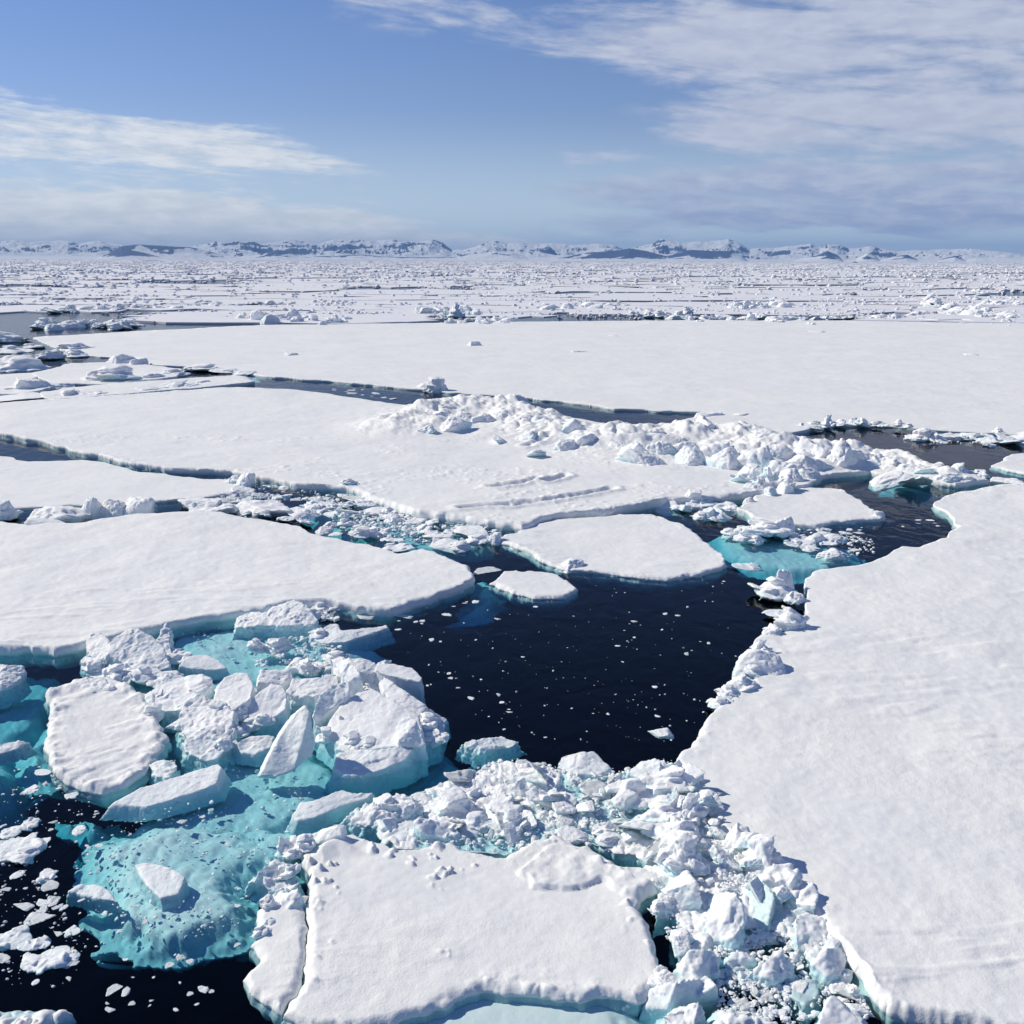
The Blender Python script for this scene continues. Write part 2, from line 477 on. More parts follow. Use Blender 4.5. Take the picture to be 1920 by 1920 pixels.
# ------------------------------------------------------------------ big floes as dense relief meshes
def grid_region(poly_px, step, vstep=None, margin=30, zp=.3, lim=(-800, 2760, 495, 2500)):
    pp = np.array(poly_px, float)
    u0, u1 = max(pp[:, 0].min() - margin, lim[0]), min(pp[:, 0].max() + margin, lim[1])
    v0, v1 = max(pp[:, 1].min() - margin, lim[2]), min(pp[:, 1].max() + margin, lim[3])
    vstep = vstep or step
    def ax(a, c_, s_, lo, hi):          # finer near the frame, coarser well outside it
        p = [a]
        while p[-1] < c_: p.append(p[-1] + (s_ if lo <= p[-1] <= hi else s_ * 4))
        return np.array(p)
    us = ax(u0, u1, step, -100, 2020); vs = ax(v0, v1, vstep, 0, 1990)
    U, Vv = np.meshgrid(us, vs)
    w = P(U.ravel(), Vv.ravel(), zp)
    return U.shape, w[:, :2], U.ravel(), Vv.ravel()

def cut_grid(shape, xy, z, d, z0):
    """triangles of the grid clipped along d = 0; returns vertices, triangles and the boundary edges"""
    nr, nc = shape
    i0 = (np.arange(nr - 1)[:, None] * nc + np.arange(nc - 1)[None, :]).ravel()
    T = np.concatenate([np.stack([i0, i0 + nc, i0 + nc + 1], -1), np.stack([i0, i0 + nc + 1, i0 + 1], -1)])
    ins = d > 0
    k = ins[T].sum(1)
    V = np.concatenate([xy, z[:, None]], 1)
    keys, out, bd = {}, [T[k == 3]], []
    newV = []
    def cross(a, c):
        key = (a, c) if a < c else (c, a)
        if key not in keys:
            t = d[a] / (d[a] - d[c]); t = min(max(t, .04), .96)
            keys[key] = len(V) + len(newV)
            newV.append((xy[a, 0] + (xy[c, 0] - xy[a, 0]) * t, xy[a, 1] + (xy[c, 1] - xy[a, 1]) * t, z0[a] + (z0[c] - z0[a]) * t))
        return keys[key]
    ex = []
    for t3 in T[k == 1]:
        j = [q for q in range(3) if ins[t3[q]]][0]
        a, p, q = t3[j], t3[(j + 1) % 3], t3[(j + 2) % 3]
        x1, x2 = cross(a, p), cross(a, q)
        ex.append((a, x1, x2)); bd.append((x1, x2, a))
    for t3 in T[k == 2]:
        j = [q for q in range(3) if not ins[t3[q]]][0]
        c, a, q = t3[j], t3[(j + 1) % 3], t3[(j + 2) % 3]
        x1, x2 = cross(q, c), cross(a, c)
        ex.append((a, q, x1)); ex.append((a, x1, x2)); bd.append((x1, x2, a))
    V = np.concatenate([V, np.array(newV).reshape(-1, 3)])
    T = np.concatenate([out[0], np.array(ex, dtype=int).reshape(-1, 3)])
    return V, T, np.array(bd, dtype=int).reshape(-1, 3)

def relief_floe(name, label, poly, cat='ice floe', group=None, fb=.35, step=2.6, vstep=None, edge=.14, warp=1.0, relief=1.0,
                mat=None, lip=.12, extra=None, seed=1, margin=30, warp_big=1.0, kind=None, wseed=None, foot=.10, floor=.04):
    poly = [(a, c_) for a, c_ in poly]
    shape, xy, U, Vv = grid_region(poly, step, vstep, margin, max(fb, 0))
    pw = P(*np.array(poly, float).T, max(fb, 0))[:, :2]
    # detail finer than the mesh can carry at this distance is left out
    G = xy.reshape(shape + (2,))
    cv = np.linalg.norm(np.gradient(G, axis=0), axis=-1).ravel()
    wsd = seed if wseed is None else wseed
    k1 = .15 * warp * sstep(.7 / cv, 1.5, 3.5); k2 = .045 * warp * sstep(.22 / cv, 1.2, 2.6)
    wx = .5 * warp_big * fbm(xy / 2.6, 2, wsd) + k1 * fbm(xy / .7, 3, wsd + 3) + k2 * fbm(xy / .22, 2, wsd + 5)
    wy = .5 * warp_big * fbm(xy / 2.6, 2, wsd + 50) + k1 * fbm(xy / .7, 3, wsd + 53) + k2 * fbm(xy / .22, 2, wsd + 55)
    d = sdf(xy[:, 0] + wx, xy[:, 1] + wy, pw)
    top = fb + relief * (.11 * fbm(xy / 9.0, 2, seed + 9) + .05 * fbm(xy / 2.6, 3, seed + 11) + .022 * fbm(xy / 1.0, 4, seed + 13) + .008 * fbm(xy / .3, 2, seed + 19))
    # wind-cut ripples in patches across the floe
    rp = np.stack([xy[:, 0] * .35 + xy[:, 1] * .1, xy[:, 1] * 1.5 - xy[:, 0] * .25], -1)
    top = top + relief * .04 * sstep(fbm(rp / 1.3, 4, seed + 23), .08, .4) * sstep(fbm(xy / 6.0, 2, seed + 27), -.1, .5)
    if lip:
        lip = lip * sstep(.3 / cv, .6, 2.0)
        l = fbm(xy / .42, 3, seed + 29, bil=True)
        gate = sstep(fbm(xy / 2.2, 2, seed + 33), -.2, .5)
        top = top + lip * gate * (.35 + .9 * np.clip(l + .3, 0, 1)) * np.exp(-np.clip(d, 0, None) / .35)
    if extra is not None: top = top + extra(xy, U, Vv, d)
    rim0 = top
    if fb > 0:
        top = np.maximum(top, floor)
        ed = edge * (1.2 + 1.0 * fbm(xy / 1.1, 2, seed + 61)) + .03
        rnd = .55 * sstep(ed / cv, .7, 2.4)
        rim0 = top * (1 - rnd)
        top = top * (1 - rnd + rnd * (1 - (1 - np.clip(d / ed, 0, 1)) ** 2.2))
    V, T, bd = cut_grid(shape, xy, top, d, rim0)
    inner = V[bd[:, 2], :2]; bd = bd[:, :2]
    # outward direction at the rim
    nrm = np.zeros((len(V), 2))
    e2 = V[bd[:, 1], :2] - V[bd[:, 0], :2]
    no = np.stack([e2[:, 1], -e2[:, 0]], -1); no /= np.linalg.norm(no, axis=1)[:, None] + 1e-9
    mid = (V[bd[:, 0], :2] + V[bd[:, 1], :2]) / 2
    no = no * np.where(((inner - mid) * no).sum(1) > 0, -1.0, 1.0)[:, None]
    for q_ in (0, 1): np.add.at(nrm, bd[:, q_], no)
    L = np.linalg.norm(nrm, axis=1)[:, None] + 1e-9; nrm = nrm / L
    rim = np.unique(bd)
    if len(rim):
        e_ = .35; rx, ry = V[rim, 0], V[rim, 1]
        gx = sdf(rx + e_, ry, pw) - sdf(rx - e_, ry, pw); gy = sdf(rx, ry + e_, pw) - sdf(rx, ry - e_, pw)
        gl = np.hypot(gx, gy) + 1e-9
        nrm[rim] = -np.stack([gx / gl, gy / gl], -1)
    # rim walls: a few rings going down, the lower ones running back under the ice
    zt = V[rim, 2]; n_ = len(V)
    idx = np.full(len(V), -1); idx[rim] = np.arange(len(rim))
    rings, faces = [], []
    if fb > 0: lev = [(.62, .03, .05), (.25, .02, .07), (0, .0, .07), (-.10, foot * .6, .12), (-.30, foot * .4 - .05, .2), (-.7, -.5, .2)]
    else: lev = [(-.10, -.05, .12), (-.3, -.4, .3), (-.7, -1.1, .3)]
    prev = rim
    for li, (f_, off, na) in enumerate(lev):
        zz = zt * f_ if (fb > 0 and f_ > 0) else (np.full(len(rim), f_) if fb > 0 else zt + f_)
        p3 = np.stack([V[rim, 0], V[rim, 1], zz * 1.0], -1)
        nz_ = fbm(p3 / .55 + seed, 3, seed + 71 + li)
        o_ = off + na * nz_
        ring = np.stack([V[rim, 0] + nrm[rim, 0] * o_, V[rim, 1] + nrm[rim, 1] * o_, zz], -1)
        base = n_ + li * len(rim)
        cur = base + np.arange(len(rim))
        a_, b_ = idx[bd[:, 0]], idx[bd[:, 1]]
        pa = prev[a_]; pb = prev[b_]
        faces.append(np.stack([pa, cur[a_], cur[b_]], -1)); faces.append(np.stack([pa, cur[b_], pb], -1))
        rings.append(ring); prev = cur
    V = np.concatenate([V] + rings); T = np.concatenate([T] + faces)
    used = np.zeros(len(V), bool); used[T.ravel()] = True
    rem = np.cumsum(used) - 1
    z = V[:, 2]
    ice = (1 - sstep(z, -.02, min(.20, abs(fb) * .6))) if fb > 0 else np.full(len(V), .5)
    me = mk_mesh(name, V[used], rem[T], ice[used])
    return link(name, me, mat or M_FLOE, label, cat, group, kind)

RIDGE_LINE = [(775,800),(830,775),(900,765),(950,765),(1010,808),(1100,822),(1180,832),(1240,822),(1300,825),(1360,820),(1420,850),(1500,860),(1560,855),(1640,868),(1740,885),(1830,900)]
CRACKS = [[(868,955),(950,950),(1030,942),(1090,930),(1148,919)],[(918,917),(955,913),(1005,900)],[(1020,905),(1060,893)],[(988,838),(1010,832),(1030,825)]]
def groove(xy):
    g = 0
    for c_ in CRACKS:
        pl = P(*np.array(c_, float).T, .4)[:, :2]; best = np.full(len(xy), 1e9)
        for i in range(len(pl) - 1):
            a, e = pl[i], pl[i + 1] - pl[i]
            t = np.clip(((xy - a) @ e) / (e @ e), 0, 1)
            best = np.minimum(best, np.hypot(*(xy - a - t[:, None] * e + .25 * np.stack([fbm(xy / .9, 2, 5), fbm(xy / .9, 2, 6)], -1)).T))
        g = g - .22 * np.exp(-(best / .22) ** 2) + .12 * np.exp(-((best - .6) / .3) ** 2)
    return g
def ridge_extra(xy, U, Vv, d):
    pl = P(*np.array(RIDGE_LINE, float).T, .4)[:, :2]
    best = np.full(len(xy), 1e9)
    for i in range(len(pl) - 1):
        a, c = pl[i], pl[i + 1]; e = c - a
        t = np.clip(((xy - a) @ e) / (e @ e), 0, 1)
        best = np.minimum(best, np.hypot(*(xy - a - t[:, None] * e).T))
    g = np.exp(-(best / 4.2) ** 2)
    n = fbm(xy / 3.0, 4, 401)
    n2 = fbm(xy / 1.3, 3, 411, bil=True)
    # low rough field of refrozen brash in front of the ridge and long broken slab edges
    rough = groove(xy) + sstep(fbm(xy / 5.0, 2, 431), -.1, .4) * .10 * np.clip(fbm(xy / .5, 3, 433), 0, 1)
    return g * (1.05 + .9 * n + .35 * n2) * sstep(d, .3, 2.5) + rough * sstep(Vv, 800, 830)

F_RIGHT = [(1950,903),(1850,912),(1795,924),(1765,933),(1772,955),(1788,985),(1768,1005),(1735,1030),(1700,1028),(1640,1045),(1600,1060),(1550,1068),(1500,1083),(1512,1110),(1505,1150),(1495,1180),(1445,1190),(1424,1220),(1410,1255),(1398,1285),(1362,1310),(1347,1335),(1330,1350),(1310,1375),(1285,1395),(1252,1410),(1275,1435),(1310,1470),(1340,1510),(1345,1550),(1400,1590),(1455,1640),(1478,1680),(1525,1700),(1570,1750),(1592,1800),(1605,1850),(1640,1885),(1700,1903),(1800,1920),(1950,1950),(3000,2150),(3000,900)]
F_LEFT = [(-1000,1000),(-60,985),(0,974),(60,982),(150,976),(240,966),(330,962),(420,966),(500,973),(560,985),(640,1010),(690,1024),(745,1035),(800,1030),(850,1042),(888,1060),(898,1083),(870,1098),(830,1113),(790,1128),(740,1138),(690,1138),(620,1124),(560,1128),(480,1140),(400,1150),(330,1165),(270,1178),(200,1190),(150,1203),(100,1213),(50,1210),(0,1213),(-1000,1262)]
F_MID = [(-1000,768),(0,755),(130,746),(260,738),(380,729),(450,726),(560,731),(640,742),(700,751),(770,760),(830,750),(900,748),(985,758),(1050,778),(1150,796),(1230,795),(1320,800),(1400,800),(1470,812),(1530,826),(1600,840),(1700,856),(1790,878),(1850,897),(1800,905),(1720,895),(1640,880),(1540,890),(1505,908),(1430,922),(1350,932),(1260,934),(1200,945),(1125,958),(1050,962),(985,985),(930,975),(850,966),(780,955),(735,945),(700,930),(640,912),(560,905),(500,893),(440,881),(330,876),(250,866),(150,844),(60,823),(0,809),(-1000,760)]
F_BACK = [(60,632),(250,621),(500,609),(700,607),(1000,603),(1300,600),(1600,601),(1920,606),(3000,606),(3000,850),(1920,813),(1850,810),(1750,804),(1650,795),(1530,798),(1480,808),(1330,803),(1275,792),(1325,772),(1250,770),(1150,765),(1000,746),(880,738),(740,725),(620,714),(500,706),(400,690),(300,684),(230,672),(150,664),(100,650)]
F_LMID = [(-1000,862),(0,856),(60,863),(150,861),(250,881),(350,893),(430,897),(475,908),(430,925),(350,934),(280,940),(200,945),(100,948),(0,952),(-1000,965)]
F_CENTRE = [(918,1008),(960,995),(1060,972),(1150,962),(1220,965),(1275,983),(1310,1010),(1345,1035),(1362,1058),(1320,1074),(1260,1079),(1180,1076),(1100,1070),(1050,1060),(1000,1038),(950,1018)]
F_TRAP = [(1378,952),(1420,927),(1500,912),(1560,915),(1612,938),(1650,970),(1575,977),(1535,986),(1450,975),(1400,966)]
F_OVAL = [(918,1092),(945,1076),(1000,1071),(1060,1080),(1087,1100),(1060,1112),(1000,1119),(950,1112)]
F_FRONT = [(590,1700),(582,1660),(560,1600),(585,1568),(640,1550),(700,1570),(760,1590),(830,1592),(870,1580),(890,1597),(960,1610),(1000,1580),(1045,1562),(1090,1570),(1140,1600),(1220,1622),(1235,1660),(1228,1710),(1250,1760),(1265,1810),(1272,1850),(1225,1882),(1130,1868),(1050,1870),(960,1860),(890,1858),(850,1870),(760,1895),(680,1920),(600,1926),(545,1900),(564,1860),(578,1815),(585,1757),(584,1690)]
F_FLAKE = [(582,1668),(578,1690),(579,1755),(570,1812),(556,1858),(535,1895),(500,1880),(458,1868),(455,1840),(480,1800),(470,1775),(490,1740),(505,1700),(545,1685)]
F_ROUGH = [(98,1300),(150,1275),(200,1272),(250,1285),(285,1310),(295,1345),(325,1375),(305,1405),(300,1430),(262,1458),(215,1475),(160,1462),(118,1445),(98,1420),(85,1400),(92,1350)]
F_CORNER = [(-200,1905),(-20,1888),(30,1868),(60,1862),(100,1858),(150,1872),(100,1900),(30,1925),(-200,2010)]

relief_floe('ice_floe', 'huge smooth snow floe filling the right side, lumpy rim beside the dark pool', F_RIGHT, fb=.3, step=3.0, relief=1.2, seed=11)
relief_floe('ice_floe', 'wide flat snow floe above the turquoise water on the left, rounded right end', F_LEFT, fb=.38, step=2.4, vstep=1.6, relief=1.3, seed=21, lip=.08)
relief_floe('ice_floe', 'large floe in the middle distance carrying the long pressure ridge', F_MID, fb=.45, step=2.2, vstep=1.2, relief=.9, seed=31, extra=ridge_extra, edge=.2)
relief_floe('ice_floe', 'widest smooth floe behind the narrow blue lead, spanning to the pack ice', F_BACK, fb=.25, step=3.0, vstep=1.4, relief=.8, seed=41, edge=.3, lip=.2)
relief_floe('ice_floe', 'small flat floe at left edge under the long straight ice wall', F_LMID, fb=.2, step=2.2, vstep=1.2, relief=.7, seed=51, edge=.2)
relief_floe('ice_floe', 'rounded flat floe with dark rim north of the open black pool', F_CENTRE, fb=.24, step=2.0, vstep=1.2, relief=.9, seed=61)
relief_floe('ice_floe', 'trapezoid floe alone in grey water below the ridge end', F_TRAP, fb=.24, step=2.0, vstep=1.0, relief=.9, seed=71)
relief_floe('ice_floe', 'little oval floe at the top left of the black pool', F_OVAL, fb=.2, step=1.8, vstep=1.0, relief=.8, seed=81)

def front_extra(xy, U, Vv, d):
    # a raised overriding slab along the back right and small frozen-in crumbs
    ov = P(*np.array([(975,1625),(1000,1585),(1045,1570),(1095,1580),(1150,1612),(1228,1640),(1232,1690),(1130,1645),(1060,1660),(1000,1650)], float).T, .4)[:, :2]
    s = sdf(xy[:, 0] + .25 * fbm(xy / .8, 3, 7), xy[:, 1] + .25 * fbm(xy / .8, 3, 8), ov)
    ob = P(*np.array([(560,1600),(585,1568),(640,1550),(720,1578),(640,1590),(590,1615)], float).T, .4)[:, :2]
    s2 = sdf(xy[:, 0] + .3 * fbm(xy / 1.2, 2, 4), xy[:, 1] + .3 * fbm(xy / 1.2, 2, 5), ob)
    crumbs = np.clip(fbm(xy / .28, 2, 90) - .38, 0, 1) * sstep(fbm(xy / 1.6, 2, 91), .05, .4)
    return .14 * sstep(s, 0, .12) * (1 + .5 * fbm(xy / .5, 3, 93)) + .12 * sstep(s2, 0, .5) + .35 * crumbs
relief_floe('ice_floe', 'foreground snow floe at the bottom centre with a raised slab on its back edge', F_FRONT, fb=.22, step=2.3, relief=1.0, seed=91, extra=front_extra)
relief_floe('ice_floe', 'narrow snow piece split off by a thin crack at bottom, beside black water', F_FLAKE, fb=.22, step=1.8, relief=1.0, seed=101, wseed=91)
def rough_extra(xy, U, Vv, d):
    rp = np.stack([xy[:, 0] * .5 + xy[:, 1] * .5, xy[:, 1] * 1.2 - xy[:, 0] * 1.2], -1)
    return .11 * np.clip(fbm(rp / .9, 3, 111), 0, 1) + .22 * np.exp(-np.clip(d, 0, None) / .5) * np.clip(.4 + fbm(xy / .5, 3, 112), 0, 1)
relief_floe('ice_floe', 'rough furrowed floe left of the tumbled block pile, pitted snow top', F_ROUGH, fb=.26, step=1.7, relief=1.2, seed=111, extra=rough_extra)
relief_floe('ice_floe', 'dimpled floe tip poking in at the bottom left corner', F_CORNER, fb=.25, step=1.8, relief=1.5, seed=121, extra=lambda xy, U, Vv, d: .12 * fbm(xy / .35, 2, 122, bil=True))

# ------------------------------------------------------------------ submerged turquoise ice
def sub(label, poly, depth, step=3.2, relief=1.0, slope=None, seed=1, vstep=None):
    return relief_floe('submerged_ice', label, poly, cat='submerged ice', fb=-depth, step=step, vstep=vstep, warp=2.0, warp_big=1.5,
                       relief=0, mat=M_SUB, lip=0, seed=seed, margin=60,
                       extra=lambda xy, U, Vv, d: relief * (.10 * fbm(xy / 3.6, 2, seed + 1) + .08 * fbm(xy / 1.3, 3, seed + 2) + .05 * fbm(xy / .4, 3, seed + 4, bil=True)) - (.9 * depth + .25) * (1 - sstep(d, 0, 1.5)) ** 2)
sub('broad pale turquoise shelf under water in the lower left', [(118,1600),(150,1560),(215,1535),(300,1515),(420,1500),(540,1520),(640,1520),(600,1570),(540,1600),(490,1640),(490,1700),(440,1735),(380,1765),(300,1780),(190,1785),(150,1740),(138,1690)], .29, seed=201)
sub('deep blue ice foot under the right half of the tumbled block pile', [(560,1260),(840,1330),(900,1375),(1010,1400),(1050,1450),(900,1490),(800,1510),(700,1535),(600,1545),(560,1450)], .95, seed=211, relief=1.6)
sub('teal ice foot under the left half of the tumbled block pile', [(150,1240),(330,1230),(600,1250),(640,1440),(620,1530),(420,1560),(240,1545),(200,1520),(330,1470),(325,1390)], .45, seed=212, relief=1.0)
sub('bright turquoise shelf under the snow floe edge behind the blocks', [(318,1165),(420,1148),(560,1132),(650,1140),(640,1180),(700,1205),(690,1235),(600,1250),(560,1262),(420,1300),(320,1260)], .38, seed=221)
sub('dim teal shelf at the left edge above the rough floe', [(-200,1240),(0,1225),(115,1235),(108,1300),(80,1345),(60,1385),(30,1440),(-30,1500),(-200,1560)], .8, seed=231)
sub('teal fringe showing beneath the left snow floe rim', [(-200,1230),(0,1205),(100,1208),(160,1200),(150,1232),(40,1245),(-200,1262)], .9, seed=232, relief=.5)
sub('turquoise ice tongue between the rounded floe and the right floe', [(1320,990),(1400,975),(1480,985),(1560,1005),(1620,1020),(1610,1045),(1560,1058),(1470,1062),(1380,1045),(1335,1020)], .36, step=2.4, vstep=1.2, seed=241, relief=.7)
sub('turquoise ice foot trailing off the right end of the ridge', [(1620,885),(1700,880),(1800,895),(1870,892),(1930,895),(1930,908),(1820,922),(1720,915),(1650,905)], .45, step=2.4, vstep=1.0, seed=251, relief=.5)
sub('teal shelf in the notch under the ridge end', [(1520,880),(1650,872),(1680,885),(1620,900),(1530,900)], 1.0, step=2.4, vstep=1.0, seed=255, relief=.5)
sub('pale green shelf under the crowded brash field', [(820,1440),(900,1395),(980,1415),(1050,1440),(1170,1430),(1255,1418),(1350,1520),(1420,1600),(1300,1640),(1100,1600),(960,1600),(860,1570),(700,1560),(660,1530)], .22, seed=261, relief=.7)
sub('blue-green shelf beneath the blocks at the bottom right', [(1230,1620),(1420,1600),(1500,1700),(1560,1800),(1480,1790),(1420,1770),(1350,1800),(1350,1900),(1250,1960),(1215,1880),(1280,1850),(1240,1700)], .42, seed=271, relief=1.0)
sub('milky pale blue ice sheet just awash along the bottom edge', [(480,2300),(560,1860),(850,1760),(1050,1760),(1220,1800),(1260,1900),(1260,2300)], .11, seed=281, relief=.12)
sub('narrow turquoise ledge in the bay of the middle floe', [(930,978),(1000,965),(1110,955),(1130,965),(1080,975),(1020,990),(950,1000)], .4, step=2.0, vstep=1.0, seed=291, relief=.4)
sub('small turquoise ledge by the trapezoid floe', [(1195,948),(1270,932),(1330,938),(1300,955),(1215,962)], .45, step=2.0, vstep=1.0, seed=295, relief=.4)
sub('grey green slush bed left of the rounded floe', [(560,940),(640,930),(740,960),(830,975),(930,985),(940,1010),(900,1020),(800,1022),(690,1012),(620,990),(570,965)], .38, step=2.4, vstep=1.1, seed=301, relief=.8)
sub('dim ice foot under the left rim of the rough floe', [(60,1400),(75,1350),(110,1300),(140,1330),(110,1440),(70,1420)], .35, step=2.4, seed=307, relief=.4)
sub('dim grey ice foot below the rough floe', [(125,1455),(200,1465),(240,1480),(225,1510),(160,1510),(125,1490)], .6, step=2.4, seed=308, relief=.4)
sub('grey teal ice foot behind the dimpled corner floe', [(-200,1880),(-20,1860),(40,1850),(110,1860),(60,1890),(-200,1930)], .4, step=2.4, seed=309, relief=.4)
sub('turquoise foot under the small floe by the left end of the ridge', [(890,1060),(930,1058),(950,1080),(925,1115),(880,1125),(840,1128),(880,1095)], .45, step=2.0, vstep=1.2, seed=311, relief=.5)

# ------------------------------------------------------------------ blocks traced one by one
def vnormals(V, T):
    n = np.zeros_like(V)
    a, c, e = V[T[:, 0]], V[T[:, 1]], V[T[:, 2]]
    fn = np.cross(c - a, e - a)
    for k in range(3): np.add.at(n, T[:, k], fn)
    return n / (np.linalg.norm(n, axis=1)[:, None] + 1e-12)

def remeshed(me, voxel, smooth_it=2):
    ob = bpy.data.objects.new('tmp', me); COL.objects.link(ob)
    m = ob.modifiers.new('r', 'REMESH'); m.mode = 'VOXEL'; m.voxel_size = voxel
    if smooth_it:
        s = ob.modifiers.new('s', 'SMOOTH'); s.factor = .5; s.iterations = smooth_it
    dg = bpy.context.evaluated_depsgraph_get()
    ev = ob.evaluated_get(dg)
    m2 = bpy.data.meshes.new_from_object(ev)
    bpy.data.objects.remove(ob); bpy.data.meshes.remove(me)
    m2.calc_loop_triangles()
    n = len(m2.vertices)
    V = np.empty(n * 3, np.float32); m2.vertices.foreach_get('co', V); V = V.reshape(-1, 3).astype(float)
    T = np.empty(len(m2.loop_triangles) * 3, np.int32); m2.loop_triangles.foreach_get('vertices', T); T = T.reshape(-1, 3)
    return m2, V, T

def finish(m2, V, T, rough, seed, icefn, scale=1.0):
    N = vnormals(V, T)
    q = V + seed * 3.7
    up = sstep(N[:, 2], .1, .8)
    a = .10 * fbm(q / (.9 * scale), 3, seed) + .055 * fbm(q / (.28 * scale), 3, seed + 4, bil=True) + .02 * fbm(q / (.09 * scale), 2, seed + 8)
    a = a * .8 + .10 * facets(q / (.55 * scale), seed + 11) + .02 * facets(q / (.2 * scale), seed + 12)
    V2 = V + N * (a * rough * scale * (1.15 - .45 * up))[:, None]
    m2.vertices.foreach_set('co', V2.astype(np.float32).ravel())
    m2.polygons.foreach_set('use_smooth', np.ones(len(m2.polygons), bool))
    add_ice(m2, icefn(V2, N))
    m2.update()
    m2.materials.clear()
    return m2

def traced_block(label, pts, thick=None, rough=1.0, seed=0, voxel=.05, mat=None, group=None, name='ice_block', cat='ice block', base=-.5, grow=1.0, blue=.25, drop_dir=None, zs=1.0):
    """top outline: (pixel x, pixel y, height above water); sides go down to `base`, or by `thick` for a slab"""
    pts = np.array(pts, float)
    pts[:, 2] *= zs
    top = np.array([P(u, v, z) for u, v, z in pts])
    cen = top.mean(0)
    if thick is None:
        bot = top.copy(); bot[:, :2] = cen[:2] + (top[:, :2] - cen[:2]) * grow; bot[:, 2] = base
    else:
        dd = np.array(drop_dir if drop_dir is not None else (0, 0, -1.0)); dd = dd / np.linalg.norm(dd)
        bot = top + dd * thick
    n = len(top)
    V = np.concatenate([top, bot]) - np.array([cen[0], cen[1], 0])
    bm = bmesh.new()
    vs = [bm.verts.new(v) for v in V]
    bm.faces.new(vs[:n]); bm.faces.new(vs[n:][::-1])
    for i in range(n):
        bm.faces.new((vs[i], vs[n + i], vs[n + (i + 1) % n], vs[(i + 1) % n]))
    bmesh.ops.triangulate(bm, faces=bm.faces[:])
    bmesh.ops.recalc_face_normals(bm, faces=bm.faces[:])
    me = bpy.data.meshes.new('block'); bm.to_mesh(me); bm.free()
    m2, V, T = remeshed(me, voxel, 1)
    def icefn(V, N):
        low = 1 - sstep(V[:, 2], .0, .35 + blue)
        side = 1 - sstep(N[:, 2], .2, .7)
        return np.clip(low * .9 + side * blue * .6, 0, 1) * (.35 + .65 * side)
    finish(m2, V, T, rough, seed, icefn)
    o = link(name, m2, mat or M_BLOCK, label, cat, group)
    o.location = (cen[0], cen[1], 0)
    return o

